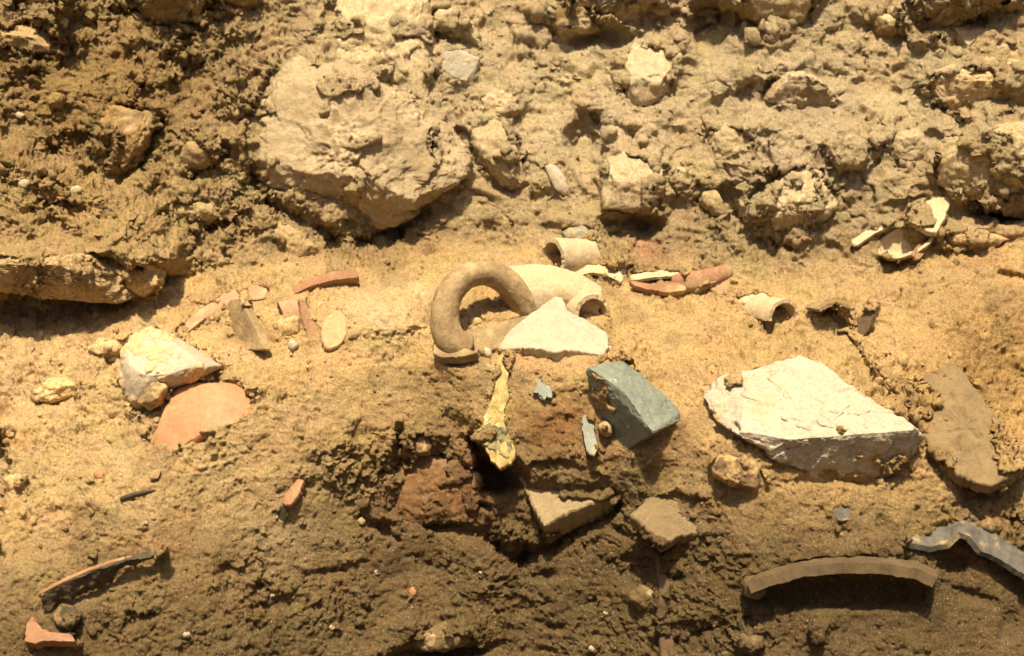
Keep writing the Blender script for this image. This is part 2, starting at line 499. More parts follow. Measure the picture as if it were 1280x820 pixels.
def resample(pts, n, closed=True):
    pts = np.asarray(pts, float)
    if closed: pts = np.vstack([pts, pts[:1]])
    d = np.concatenate([[0], np.cumsum(np.linalg.norm(np.diff(pts, axis=0), axis=1))])
    t = np.linspace(0, d[-1], n + 1)[:-1] if closed else np.linspace(0, d[-1], n)
    return np.stack([np.interp(t, d, pts[:, k]) for k in range(pts.shape[1])], -1)

def centroid(pts):
    q_ = resample(pts, 120); return q_.mean(0)

SEED = [100]
OUTS, COLLARS, COVER = [], [], []
SC = None
def rock(outline, depth=.03, off=0.0, n=None, box=.62, rough=.05, facets=7, planes=(), center=None, back=1.0, lump=.06, crust=.5, chip=.22, collar=0.0, n_=None):
    """closed stone: its outline in the section face, its own depth out of and into the earth"""
    if DRY[0]:
        COLLARS.append((outline, depth, off, collar))
    SEED[0] += 17; sd = SEED[0]; r_ = np.random.default_rng(sd)
    ctr = np.array(center if center is not None else centroid(outline), float)
    size = np.ptp(np.asarray(outline), axis=0).max()
    sub = 3 if size < 26 else 4 if size < 50 else 5 if size < 110 else 6 if size < 220 else 7
    OUTS.append(np.asarray(outline, float))
    dirs, F_ = ico(sub)
    C0 = W(ctr[0], ctr[1], off)
    sc = float((C0 - CAM) @ cF) / FPX
    b = resample(outline, 400) - ctr
    th = np.arctan2(-b[:, 1], b[:, 0]); rr = np.hypot(b[:, 0], b[:, 1]) * sc
    o = np.argsort(th); th, rr = th[o], rr[o]
    m = rr.mean()
    pw = 1.6 / box + .2
    nrm = (np.hypot(dirs[:, 0], dirs[:, 1]) ** pw + np.abs(dirs[:, 2]) ** pw) ** (1 / pw)
    dd = dirs / nrm[:, None]
    tt = np.arctan2(dd[:, 1], dd[:, 0])
    Rt = np.interp(tt, np.concatenate([th - 2 * math.pi, th, th + 2 * math.pi]), np.tile(rr, 3))
    flat = np.hypot(dd[:, 0], dd[:, 1])
    Rt = m * (1 - sstep(0, .35, flat)) + Rt * sstep(0, .35, flat)
    q_ = np.stack([dd[:, 0] * Rt, dd[:, 1] * Rt, dd[:, 2] * np.where(dd[:, 2] < 0, depth * back, depth)], -1)
    for pl in planes:
        nn = np.array(pl[:3], float); nn /= np.linalg.norm(nn)
        s = q_ @ nn - pl[3]
        q_ = q_ - nn * np.maximum(s, 0)[:, None] * .96
    for k in range(facets):
        nn = r_.normal(size=3); nn[2] = abs(nn[2]) * .8; nn /= np.linalg.norm(nn)
        sup = (q_ @ nn).max()
        s = q_ @ nn - sup * r_.uniform(.72, .92)
        q_ = q_ - nn * np.maximum(s, 0)[:, None] * .88
    dirn = q_ / (np.linalg.norm(q_, axis=1, keepdims=True) + 1e-9)
    w_ = q_ + sd * .37
    d = lump * 1.6 * m * fbm(w_ / m * 1.5, 3, k=sd) + rough * m * .9 * fbm(w_ / m * 4, 4, .6, k=sd + 9, ridged=True)
    d = d + min(rough * m * .9, .0034) * fbm(w_ * 75, 4, .62, k=sd + 19, ridged=True) + min(rough * m * .4, .0012) * fbm(w_ * 300, 3, .65, k=sd + 29)
    if chip: d = d + chip * m * (.20 * chips(w_ / m * 2.1 + .25 * dirn, sd) + .09 * chips(w_ / m * 5.0, sd + 8))
    # earth still stuck to it
    cm = fbm(w_ / max(m, .012) * 1.7, 4, .6, k=sd + 39) + .28 * dirn[:, 1] * 0 + (min(crust, .86) - .44) * 1.1
    cm = sstep(.02, .16, cm)
    if size > 26:
        f1_, _, ci_ = worley(w_ * 130, 3)
        d = d + cm * min(1.0, m / .03) * (.0012 + .0028 * np.clip(1 - f1_ * 1.1, 0, 1) * (.3 + ci_) + .0016 * fbm(w_ * 200, 3, k=sd + 49))
    q_ = q_ + dirn * d[:, None]
    Vw = C0 + q_[:, :1] * cX + q_[:, 1:2] * cU - q_[:, 2:3] * cF
    i_ = int(np.clip(np.searchsorted(GX, ctr[0]), 0, len(GX) - 1)); j_ = int(np.clip(np.searchsorted(GY, ctr[1]), 0, len(GY) - 1))
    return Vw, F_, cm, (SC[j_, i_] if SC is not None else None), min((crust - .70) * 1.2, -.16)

_ICO = {}
def ico(sub):
    if sub not in _ICO:
        import bmesh
        bm = bmesh.new(); bmesh.ops.create_icosphere(bm, subdivisions=sub, radius=1.0)
        _ICO[sub] = (np.array([v_.co[:] for v_ in bm.verts]), [[x.index for x in f.verts] for f in bm.faces]); bm.free()
    return _ICO[sub]

def nv(x, y, z):
    a = np.array([x, y, z], float); return a / np.linalg.norm(a)
LEDGE_N = nv(0, -.5, .87)

def slab(outline, normal, thick=.01, off=.004, anchor=None, n=72, jag=.0012, wav=.001, bend=0.0, bend_dir=None, center=None, bev=.0018, under=0.0, dome=0.0, collar=.5, A0=None, round_=2):
    """flat or bent broken plate: outline on a plane of the given world normal through the earth at anchor"""
    if DRY[0]:
        COLLARS.append((outline, thick * .6, off, collar))
    SEED[0] += 13; sd = SEED[0]
    OUTS.append(np.asarray(outline, float))
    nrm = nv(*normal)
    ctr = np.array(center if center is not None else centroid(outline), float)
    a = anchor if anchor is not None else ctr
    A = W(a[0], a[1], off) if A0 is None else A0
    def hit(p):
        d = ray(p[0], p[1]); return CAM + d * (((A - CAM) @ nrm) / (d @ nrm))
    o2 = resample(outline, n)
    for _ in range(round_): o2 = (np.roll(o2, 1, 0) + 2 * o2 + np.roll(o2, -1, 0)) / 4
    b = np.array([hit(p) for p in o2])
    c0 = hit(ctr)
    e = b - c0
    L = np.linalg.norm(e, axis=1, keepdims=True)
    jn = jag * (vnoise(b * 260, sd) + .7 * vnoise(b * 620, sd + 1))
    b = b + e / (L + 1e-9) * jn[:, None]
    t1 = np.cross(nrm, [0, 0, 1]); t1 = t1 / (np.linalg.norm(t1) + 1e-9)
    bd = nv(*bend_dir) if bend_dir is not None else t1
    rings, Vs = [], []
    def ring(fr, dz, shrink=0.0):
        p = c0 + (b - c0) * fr
        if shrink: p = p - e / (L + 1e-9) * shrink
        p = p + nrm * dz
        return p
    seq = [(f_, 0, 0) for f_ in np.linspace(.09, .95, 13 if n > 80 else 7)] + [(1, 0, bev), (1, -bev * .4, bev * .3), (1, -bev, 0)]
    for k in range(1, 4): seq.append((1, -bev - (thick - 2 * bev) * k / 4, under * k / 4))
    seq += [(1, -thick + bev, under), (1, -thick, under + bev), (.9, -thick, under), (.6, -thick, 0), (.3, -thick, 0)]
    for k, (fr_, dz, sh) in enumerate(seq):
        p = ring(fr_, dz, sh)
        if len(seq) - 9 < k < len(seq) - 4: p = p + (e / (L + 1e-9)) * (jag * 1.0 * fbm(p * 330, 3, k=sd + 3))[:, None]
        Vs.append(p)
    top_c = c0[None]; bot_c = (c0 - nrm * thick)[None]
    Vall = np.concatenate([top_c] + Vs + [bot_c])
    sdist = (Vall - c0) @ bd
    Vall = Vall - nrm * (bend * sdist ** 2 + dome * ((Vall - c0) ** 2).sum(1))[:, None]
    Vall = Vall + nrm * (wav * fbm(Vall * 120, 3, k=sd + 5) + .35 * wav * fbm(Vall * 500, 2, k=sd + 7))[:, None]
    F_ = [(0, 1 + i, 1 + (i + 1) % n) for i in range(n)]
    F_ += grid_faces(n, len(seq), True, 1)
    last = 1 + (len(seq) - 1) * n; bc = last + n
    F_ += [(bc, last + (i + 1) % n, last + i) for i in range(n)]
    return Vall, F_

def tube(path, radii, side=None, n=28, m=48, rough=.0006, squash=1.0, freq=90):
    """swept bar along world points; radii per point; squash flattens it along the side direction"""
    SEED[0] += 11; sd = SEED[0]
    p = resample_smooth(path, m); rad = np.interp(np.linspace(0, 1, m), np.linspace(0, 1, len(radii)), radii)
    T = np.gradient(p, axis=0); T /= np.linalg.norm(T, axis=1, keepdims=True)
    sidev = nv(*(side if side is not None else -cF))
    Vs = []
    ths = np.linspace(0, 2 * math.pi, n, endpoint=False)
    for i in range(m):
        a = sidev - T[i] * (sidev @ T[i]); a /= np.linalg.norm(a); b = np.cross(T[i], a)
        k = rad[i]
        if i == 0 or i == m - 1: k *= .72
        Vs.append(p[i] + k * (np.cos(ths)[:, None] * a * squash + np.sin(ths)[:, None] * b))
    Vs.insert(0, p[0] + (Vs[0] - p[0]) * .05); Vs.append(p[-1] + (Vs[-1] - p[-1]) * .05)
    Va = np.concatenate(Vs)
    cen = np.repeat(np.vstack([p[:1], p, p[-1:]]), n, axis=0)
    dn = Va - cen; dn /= np.linalg.norm(dn, axis=1, keepdims=True) + 1e-9
    Va = Va + dn * (rough * (fbm(Va * freq, 3, k=sd) + .5 * fbm(Va * 420, 2, k=sd + 3)))[:, None]
    F_ = grid_faces(n, m + 2, True)
    F_ += [tuple(range(n))[::-1], tuple(range((m + 1) * n, (m + 2) * n))]
    return Va, F_

def resample_smooth(path, m):
    """Catmull-Rom through the points"""
    p = np.asarray(path, float)
    if len(p) == 2: return p[0] + (p[1] - p[0]) * np.linspace(0, 1, m)[:, None]
    q_ = np.vstack([2 * p[0] - p[1], p, 2 * p[-1] - p[-2]])
    out = []
    for t in np.linspace(0, len(p) - 1 - 1e-6, m * 4):
        i = int(t); u = t - i
        a, b, c, d = q_[i], q_[i + 1], q_[i + 2], q_[i + 3]
        out.append(.5 * (2 * b + (c - a) * u + (2 * a - 5 * b + 4 * c - d) * u * u + (3 * b - a - 3 * c + d) * u ** 3))
    return resample(out, m, closed=False)

def shell(fn, nu, nv_, thick, edge_jag=.0008, rough=.0006):
    """curved sherd: fn(u, v) gives the outer surface for u, v in 0..1; a real wall of the given thickness"""
    SEED[0] += 7; sd = SEED[0]
    u = np.linspace(0, 1, nu); v_ = np.linspace(0, 1, nv_)
    G = np.array([[fn(a, b) for a in u] for b in v_])
    du = np.gradient(G, axis=1); dw = np.gradient(G, axis=0)
    nn = np.cross(du, dw); nn /= np.linalg.norm(nn, axis=-1, keepdims=True) + 1e-12
    G = G + nn * (rough * (fbm(G * 100, 3, k=sd) + .4 * fbm(G * 420, 2, k=sd + 2)))[..., None]
    jig = (edge_jag * (vnoise(G * 300, sd + 4) + .6 * vnoise(G * 700, sd + 6)))
    for sl_, ax, s in (((slice(None), 0), 1, -1), ((slice(None), -1), 1, 1)):
        d = du[sl_] / (np.linalg.norm(du[sl_], axis=-1, keepdims=True) + 1e-9); G[sl_] += d * jig[sl_][:, None]
    for sl_ in ((0, slice(None)), (-1, slice(None))):
        d = dw[sl_] / (np.linalg.norm(dw[sl_], axis=-1, keepdims=True) + 1e-9); G[sl_] += d * jig[sl_][:, None]
    I = G - nn * thick
    Vs = np.concatenate([G.reshape(-1, 3), I.reshape(-1, 3)])
    N0 = nu * nv_
    F_ = grid_faces(nu, nv_, False, 0) + [f[::-1] for f in grid_faces(nu, nv_, False, N0)]
    bnd = [i for i in range(nu)] + [j * nu + nu - 1 for j in range(1, nv_)] + [(nv_ - 1) * nu + i for i in range(nu - 2, -1, -1)] + [j * nu for j in range(nv_ - 2, 0, -1)]
    for a, b in zip(bnd, bnd[1:] + bnd[:1]): F_.append((b, a, a + N0, b + N0))
    return Vs, F_

def vaultc(px, py, off, axis, length, ra, rb, a0, a1, thick, up=(0, 0, 1), **k):
    """pipe wall whose open front end stands at px, py and which runs back along -axis"""
    pb = W(px, py, off); return vault(pb - nv(*axis) * length, pb, ra, rb, a0, a1, thick, up, **k)

def hull(pts, cuts=5, rough=.0008, bev=.0016, freq=90):
    import bmesh
    SEED[0] += 5; sd = SEED[0]
    bm = bmesh.new()
    for p_ in pts: bm.verts.new(p_)
    r_ = bmesh.ops.convex_hull(bm, input=bm.verts[:])
    bmesh.ops.delete(bm, geom=[g for g in r_['geom_interior'] if isinstance(g, bmesh.types.BMVert)], context='VERTS')
    bmesh.ops.dissolve_limit(bm, angle_limit=R(4), verts=bm.verts[:], edges=bm.edges[:])
    bmesh.ops.bevel(bm, geom=bm.edges[:], offset=bev, segments=2, profile=.6, affect='EDGES')
    bmesh.ops.triangulate(bm, faces=bm.faces[:])
    for _ in range(cuts): 
        lng = [e for e in bm.edges if e.calc_length() > .004]
        if not lng: break
        bmesh.ops.subdivide_edges(bm, edges=lng, cuts=1); bmesh.ops.triangulate(bm, faces=bm.faces[:])
    bm.normal_update()
    Vv = np.array([v_.co[:] for v_ in bm.verts]); Nn = np.array([v_.normal[:] for v_ in bm.verts])
    Ff = [[x.index for x in f.verts] for f in bm.faces] if bm.verts.index_update() is None else []
    bm.free()
    return Vv + Nn * (rough * (.9 * chips(Vv * 28, sd + 5) + .3 * chips(Vv * 110, sd + 6) + fbm(Vv * freq, 3, k=sd) + .5 * fbm(Vv * 350, 2, k=sd + 2)))[:, None], Ff

def vault(pa, pb, ra, rb, a0, a1, thick, up=(0, 0, 1), nu=40, nv_=30, **k):
    """part of a pipe wall from world point pa to pb, arc a0..a1 degrees about the axis, 90 = up"""
    pa, pb = np.asarray(pa), np.asarray(pb)
    ax = (pb - pa) / np.linalg.norm(pb - pa)
    u_ = nv(*up); u_ = u_ - ax * (u_ @ ax); u_ /= np.linalg.norm(u_)
    s = np.cross(ax, u_)
    def fn(u, v):
        a = R(a0 + (a1 - a0) * u); r_ = ra + (rb - ra) * v
        return pa + (pb - pa) * v + r_ * (math.cos(a) * s + math.sin(a) * u_)
    return shell(fn, nu, nv_, thick, **k)

# ------------------------------------------------------------------ the finds and stones
DRY = [False]
def stone(label, outline, mat, depth=.03, name='stone', cat='stone', group=None, collar=1.0, **k):
    if mat in (EARTHST, LIME, LIMEG, OCHRE) and np.mean([p_[1] for p_ in outline]) < 330 and collar == 1.0:
        k['crust'] = k.get('crust', .5) + .20; k['off'] = k.get('off', 0) - .36 * depth; k['chip'] = k.get('chip', .34)
    if mat is EARTHST: k['crust'] = k.get('crust', .5) + .25
    return make(name, label, cat, rock(outline, depth, collar=collar, **k), mat, None, group)
def bed(outline, depth, off=0.0, collar=1.0):
    if DRY[0]: COLLARS.append((outline, depth, off, collar))

def finds(dry):
    """run once dry, to learn where the earth must bed round things, and once to build them"""
    DRY[0] = dry; SEED[0] = 100; OUTS.clear(); COVER.clear()
    rng = np.random.default_rng(11)
    stone('big cracked pale limestone boulder set in the steep section above the ledge',
          [(300, 162), (314, 122), (334, 90), (372, 76), (420, 86), (470, 108), (520, 138), (556, 160), (582, 202), (560, 228), (528, 250), (496, 272), (462, 292), (440, 300), (418, 288), (400, 270), (362, 256), (336, 238), (312, 212)],
          stone_mat('tan limestone', (.36, .285, .175), (.47, .385, .25), dust=(.42, .32, .18), dust_amt=.5, bumpd=.007, scale=22), .050, off=.006, name='limestone_boulder', facets=6, rough=.06, lump=.05, box=.42, crust=.36, chip=.32, collar=.45, planes=[(-.08, .14, .98, .036), (-.1, -.75, .65, .082), (.35, .2, .91, .050)])
    stone('broad pale rock face rising directly above the big cracked boulder',
          [(402, 96), (392, 50), (408, 6), (424, -28), (536, -28), (530, 14), (536, 50), (548, 70), (544, 112), (540, 136), (505, 130), (462, 114)], LIME, .036, off=-.006, facets=5, rough=.09, box=.5, crust=.68, chip=.45, collar=.6,
          planes=[(0, .3, .95, .026)])
    stone('smooth rounded pale cap stone on the shoulder of the big cracked boulder',
          [(345, 100), (352, 90), (372, 83), (392, 86), (398, 98), (380, 106), (356, 110)], LIME, .02, off=.016)
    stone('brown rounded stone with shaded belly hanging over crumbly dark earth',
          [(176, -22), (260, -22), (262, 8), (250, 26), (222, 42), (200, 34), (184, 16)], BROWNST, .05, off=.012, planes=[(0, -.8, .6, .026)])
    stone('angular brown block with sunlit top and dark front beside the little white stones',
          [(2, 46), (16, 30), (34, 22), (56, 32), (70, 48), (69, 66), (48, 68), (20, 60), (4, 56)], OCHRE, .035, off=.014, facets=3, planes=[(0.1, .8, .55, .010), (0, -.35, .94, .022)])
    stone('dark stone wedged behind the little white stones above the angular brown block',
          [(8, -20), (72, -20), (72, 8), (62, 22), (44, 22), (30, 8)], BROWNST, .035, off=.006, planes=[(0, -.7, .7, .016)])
    for o_, lb in (([(66, 26), (70, 18), (80, 18), (85, 25), (82, 34), (70, 34)], 'little white stone resting upon another beside the angular brown block'),
                   ([(70, 16), (74, 9), (82, 8), (85, 15), (80, 19), (73, 19)], 'tiny white stone balanced on a larger white one')):
        stone(lb, o_, CHALK, .009, off=.010, n=30, crust=.1)
    stone('half hidden stone under the brow of pale earth beside the brown rounded stone',
          [(268, -24), (322, -24), (320, 2), (304, 10), (284, 10), (272, 0)], BROWNST, .03, off=.006)
    stone('pale broken stone leaning over a shadowed cleft above the flat grey stone',
          [(536, 36), (544, 16), (566, 8), (584, 24), (598, 46), (594, 66), (574, 62), (552, 48)], LIME, .032, off=.012, facets=6, planes=[(-.3, -.75, .6, .012)])
    stone('flat grey smooth stone face flush in the earth',
          [(546, 84), (556, 66), (578, 62), (600, 74), (596, 92), (584, 108), (566, 102)], GREYST, .012, off=.006, facets=2, lump=.02, rough=.015, crust=.2, collar=.5, planes=[(0, .1, 1, .008)])
    stone('long earth caked stone beside the big cracked boulder',
          [(592, 166), (604, 150), (628, 148), (646, 168), (656, 200), (656, 228), (640, 236), (616, 230), (600, 210), (590, 188)], EARTHST, .034, off=.006)
    stone('knobbly small stone stuck between the big boulder and the long caked stone',
          [(568, 172), (576, 164), (588, 168), (594, 180), (588, 194), (576, 192)], EARTHST, .014, off=.004)
    stone('earth caked stone lying above the long caked stone',
          [(596, 120), (620, 112), (646, 122), (650, 142), (630, 150), (604, 146)], EARTHST, .018, off=.004)
    stone('large overhanging ochre rock with broken edge, topmost over the round pale stone',
          [(698, -30), (868, -30), (864, 0), (852, 22), (846, 42), (826, 30), (800, 34), (770, 28), (742, 14), (716, 6)], OCHRE, .06, off=.016, facets=8, planes=[(0, -.7, .7, .035)])
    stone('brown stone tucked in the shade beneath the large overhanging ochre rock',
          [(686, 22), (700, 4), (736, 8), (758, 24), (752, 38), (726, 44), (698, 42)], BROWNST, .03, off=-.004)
    stone('small round stone at the side of the shaded brown stone',
          [(658, 12), (664, 2), (676, 4), (680, 16), (674, 26), (662, 24)], EARTHST, .014, off=.006)
    stone('smooth brown boulder poking down beside the deep dark gap',
          [(914, -30), (1020, -30), (1018, 4), (1008, 24), (980, 32), (946, 34), (924, 20), (916, 0)], BROWNST, .055, off=.012, planes=[(0, -.6, .8, .036)])
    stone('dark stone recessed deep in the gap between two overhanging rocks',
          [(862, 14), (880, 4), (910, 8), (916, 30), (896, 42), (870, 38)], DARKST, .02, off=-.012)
    stone('long smooth brown boulder slanting over the pale flat slab stone',
          [(1128, 38), (1130, 10), (1140, -26), (1290, -30), (1270, -2), (1226, 14), (1196, 24), (1176, 36), (1162, 48), (1140, 50)], BROWNST, .05, off=.014, facets=4, planes=[(0, -.6, .8, .034)])
    stone('small brown stone wedged at the lower tip of the long smooth boulder',
          [(1094, 20), (1120, 16), (1126, 30), (1116, 46), (1098, 46), (1090, 32)], BROWNST, .02, off=.006)
    stone('little brown stone under the slanting boulder beside the pale flat slab stone',
          [(1156, 48), (1166, 40), (1180, 44), (1184, 56), (1170, 64), (1156, 60)], BROWNST, .014, off=.004)
    stone('pale flat slab stone leaning beneath the slanting brown boulder',
          [(1190, 34), (1206, 28), (1232, 36), (1256, 52), (1276, 66), (1270, 84), (1236, 78), (1202, 64)], LIMEG, .02, off=.010, facets=3, lump=.03, planes=[(0, .35, .94, .012)])
    stone('round pale boulder with shadowed belly standing out of crumbly mortar',
          [(782, 70), (796, 57), (816, 54), (836, 64), (844, 84), (842, 108), (836, 130), (816, 140), (796, 138), (780, 124), (776, 96)], LIMEG, .045, off=.010, facets=4, planes=[(0, .55, .83, .030)])
    stone('brown lump lying inside the deep dark hollow',
          [(712, 184), (720, 166), (736, 160), (752, 172), (756, 192), (738, 200), (720, 198)], OCHRE, .022, off=.000)
    stone('earth caked stone forming one cheek of the deep dark hollow',
          [(752, 160), (772, 150), (794, 160), (796, 184), (778, 196), (758, 188)], EARTHST, .022, off=.004)
    stone('white flake of stone set on end beside the pale broken block',
          [(681, 208), (690, 204), (702, 214), (712, 238), (706, 246), (694, 240)], CHALK, .010, off=.004, facets=2, n=36, crust=.1)
    stone('pale block with a chipped flat face jutting over a square dark hole',
          [(752, 226), (754, 208), (768, 198), (800, 194), (822, 206), (826, 232), (825, 266), (790, 268), (754, 263)], LIME, .05, off=.022, name='limestone_block', facets=2, box=.42, lump=.02,
          planes=[(0, -.22, .97, .034), (0, .62, .78, .030), (0, -1, .05, .031)])
    stone('squat caked stone beside the chipped pale block',
          [(832, 216), (846, 204), (866, 208), (876, 230), (866, 246), (846, 244), (834, 232)], EARTHST, .024, off=.006)
    stone('ochre caked stone leaning under the squat one beside the dark cleft',
          [(872, 250), (880, 236), (896, 238), (908, 256), (908, 272), (886, 270)], OCHRE, .018, off=.006)
    stone('knob of pale stone above the dark cleft',
          [(884, 170), (904, 158), (928, 160), (946, 176), (942, 196), (918, 206), (896, 196)], LIME, .024, off=.004)
    stone('large pale chalky stone with streaked face above the folded red sherd',
          [(930, 262), (944, 230), (966, 212), (1000, 208), (1030, 218), (1044, 240), (1040, 262), (1014, 284), (990, 308), (968, 306), (944, 288)], LIME, .05, off=.008, facets=7, rough=.06, planes=[(0, .3, .95, .038), (0, -.8, .6, .034)])
    stone('wedge of brown stone with pale top over a shadowed hollow',
          [(946, 116), (962, 100), (992, 92), (1016, 100), (1040, 118), (1050, 128), (1030, 134), (998, 134), (964, 128)], OCHRE, .034, off=.010, facets=5, planes=[(0, -.5, .86, .018)])
    stone('light topped reddish stone in the earth above the large pale chalky stone',
          [(1028, 186), (1046, 174), (1076, 176), (1090, 190), (1078, 206), (1050, 214), (1032, 204)], stone_mat('pale red stone', (.44, .31, .18), (.58, .48, .32), dust_amt=.3), .024, off=.006)
    stone('rounded caked cobble beside the light topped reddish stone',
          [(1104, 184), (1118, 168), (1144, 164), (1162, 178), (1158, 198), (1134, 206), (1112, 200)], EARTHST, .028, off=.006)
    stone('big caked boulder with yellow brown underside beneath the pale flat slab stone',
          [(1158, 108), (1164, 94), (1196, 82), (1240, 76), (1300, 80), (1310, 120), (1262, 138), (1234, 138), (1216, 146), (1190, 140), (1170, 126)], OCHRE, .05, off=.012, facets=6, planes=[(0, -.6, .8, .030), (0, .5, .85, .034)])
    stone('massive caked boulder overhanging a long black slot',
          [(1168, 214), (1182, 176), (1224, 162), (1300, 156), (1340, 200), (1330, 262), (1280, 268), (1240, 256), (1204, 240), (1176, 230)], EARTHST, .07, off=.014, facets=7, planes=[(0, -.7, .7, .044)])
    stone('wedge shaped slab of caked stone with a black crack along its edge',
          [(118, 186), (132, 150), (150, 130), (178, 134), (194, 136), (190, 158), (176, 184), (164, 206), (146, 214), (128, 206)], EARTHST, .036, off=.010, facets=3, planes=[(.35, .1, .93, .022)])
    stone('flat face of darker stone behind the wedge shaped slab',
          [(166, 128), (176, 100), (196, 86), (214, 96), (210, 118), (198, 134)], BROWNST, .014, off=.006, facets=2)
    stone('caked cobble with a shadowed underside beside the wedge shaped slab',
          [(228, 196), (238, 178), (260, 172), (276, 182), (270, 200), (250, 214), (234, 212)], EARTHST, .026, off=.008)
    stone('round pebble poking out of the crumbly dark earth below the angular block',
          [(60, 122), (68, 112), (80, 116), (84, 128), (76, 138), (64, 136)], EARTHST, .014, off=.006)
    stone('massive ochre brown rock forming the overhang above the shadowed recess',
          [(-70, 318), (20, 318), (70, 322), (110, 318), (146, 322), (178, 342), (168, 366), (140, 378), (90, 372), (40, 366), (-70, 360)],
          OCHRE, .055, off=.006, name='overhanging_stone', facets=6, rough=.07, crust=.55, collar=.9, planes=[(0, -.72, .7, .030)])
    stone('ochre chunk of stone at the tip of the shadowed overhang',
          [(152, 340), (166, 328), (190, 326), (206, 338), (200, 356), (180, 370), (164, 362)], OCHRE, .026, off=.022, facets=6)
    stone('pale smear topped stone on the crest of the overhang',
          [(132, 306), (150, 296), (182, 298), (202, 312), (176, 322), (142, 320)], LIME, .014, off=.006)
    stone('low caked stone with dark underside on the earth shelf below the cobble',
          [(208, 262), (226, 252), (260, 254), (282, 266), (262, 278), (232, 276), (214, 272)], EARTHST, .024, off=.004)
    stone('flat earth covered stone under the broken toe of the big boulder',
          [(336, 286), (352, 278), (376, 292), (398, 312), (382, 328), (358, 318)], EARTHST, .014, off=.004, facets=3)
    stone('small pale block beside the black slot under the massive caked boulder',
          [(1204, 254), (1214, 248), (1226, 252), (1228, 260), (1216, 264), (1206, 262)], LIME, .010, off=.008, n=30)
    stone('long flat brown stone lying beneath the massive caked boulder',
          [(1176, 296), (1200, 288), (1236, 292), (1262, 300), (1250, 308), (1210, 308), (1184, 304)], EARTHST, .016, off=.008)
    stone('dull pebble lump of earth and stone in the slope beside the cupped sherd',
          [(1128, 250), (1138, 240), (1146, 252), (1142, 266), (1130, 264)], EARTHST, .012, off=.004)

    # stones of the lower front
    stone('big white broken rock with bright flat top and chipped front on the ledge',
          [(884, 488), (915, 470), (955, 458), (1008, 444), (1045, 468), (1085, 498), (1122, 520), (1148, 545), (1144, 566), (1120, 598), (1060, 602), (1010, 604), (975, 598), (962, 580), (950, 560), (918, 542), (900, 520)],
          CHALKR, .074, off=.020, name='white_stone', facets=2, rough=.022, lump=.03, box=.45, center=(1020, 530), collar=.10, crust=.22, chip=.30,
          planes=[(-.06, .70, .71, .027), (.05, -.62, .78, .046), (.75, -.45, .5, .10), (-.62, .55, .55, .074), (-.3, -.35, .88, .064)])
    stone('dull reddish cobble beside the lower corner of the big white rock',
          [(888, 578), (900, 564), (924, 566), (948, 582), (956, 600), (940, 610), (914, 604), (894, 594)], REDST, .026, off=.004, collar=.7)
    stone('dark red earthy stone face under the crumbling brow below the yellow fragment',
          [(508, 572), (545, 554), (576, 572), (592, 602), (600, 640), (570, 662), (524, 656), (488, 640), (496, 604)], REDST, .024, off=-.004, facets=3, collar=.5, crust=.66)
    stone('small pinkish stone on the dark red stone face', [(574, 596), (586, 586), (600, 592), (603, 606), (588, 612), (577, 606)], stone_mat('pink stone', (.28, .17, .105), (.35, .23, .14), dust_amt=.3), .010, off=.012, collar=.3)
    stone('rounded earth lump at the base of the dark slit in the crumbling brow', [(516, 548), (530, 540), (540, 552), (536, 570), (520, 572)], EARTHST, .016, off=.004)
    stone('ochre cobble lying on the sand between the white rock and the brown slab', [(1116, 448), (1126, 440), (1138, 444), (1138, 456), (1124, 460)], OCHRE, .010, off=.003)
    stone('brown caked stone on the lower slope below the long root', [(918, 806), (930, 792), (952, 796), (950, 810), (934, 820)], EARTHST, .012, off=.004)
    stone('ochre pebble standing under the curved roof tile shadow', [(1010, 790), (1018, 778), (1030, 784), (1030, 800), (1018, 806)], OCHRE, .012, off=.006)
    stone('flat tan stone in the slope beside the folded slate sherd', [(1222, 652), (1236, 644), (1246, 654), (1240, 666), (1226, 666)], EARTHST, .010, off=.003)
    stone('flat sandy stone crust at the brink of the dark hole', [(4, 600), (18, 592), (36, 598), (34, 612), (16, 616)], EARTHST, .012, off=-.003)
    stone('caked stone brow over the dark slot at the foot of the slope', [(505, 806), (522, 788), (556, 780), (590, 786), (596, 800), (560, 808), (528, 812)], EARTHST, .022, off=.004)
    stone('brown caked stone above the black slot where the slope steepens', [(786, 744), (800, 732), (822, 736), (818, 756), (798, 762)], EARTHST, .012, off=.002)
    stone('round tan pebble under the dark red stone face', [(446, 650), (452, 646), (457, 651), (455, 657), (448, 657)], OCHRE, .005, off=.003, n=24, name='pebble', cat='pebble', crust=.15, collar=0)
    stone('orange pottery crumb in the lower slope between white pebbles', [(510, 738), (516, 733), (522, 737), (521, 745), (513, 746)], SALMON, .004, off=.002, n=24, name='pebble', cat='pebble', crust=.15, collar=0)
    stone('orange pottery crumb on the sandy slope below the salmon sherd', [(116, 592), (122, 587), (130, 590), (129, 598), (120, 599)], SALMON, .004, off=.001, n=24, name='pebble', cat='pebble', crust=.15, collar=0)
    for x_, y_, r_ in [(471, 715, 3.5), (451, 756, 4), (415, 784, 4), (739, 811, 4.5), (757, 766, 3), (182, 654, 3), (231, 794, 5), (601, 716, 2.5), (341, 745, 3)]:
        a_ = np.linspace(0, 6.28, 9)[:-1]; e_ = rng.uniform(.75, 1.25, 8); w_ = rng.uniform(1, 1.6)
        stone('small white pebble pressed into the brown earth of the lower slope', [(x_ + r_ * w_ * k * math.cos(t), y_ + r_ * k * math.sin(t)) for t, k in zip(a_, e_)],
              LIMEG, r_ * .0007, off=r_ * .0001, n=22, name='pebble', cat='pebble', crust=.15, group='white pebbles in the lower slope', collar=0)
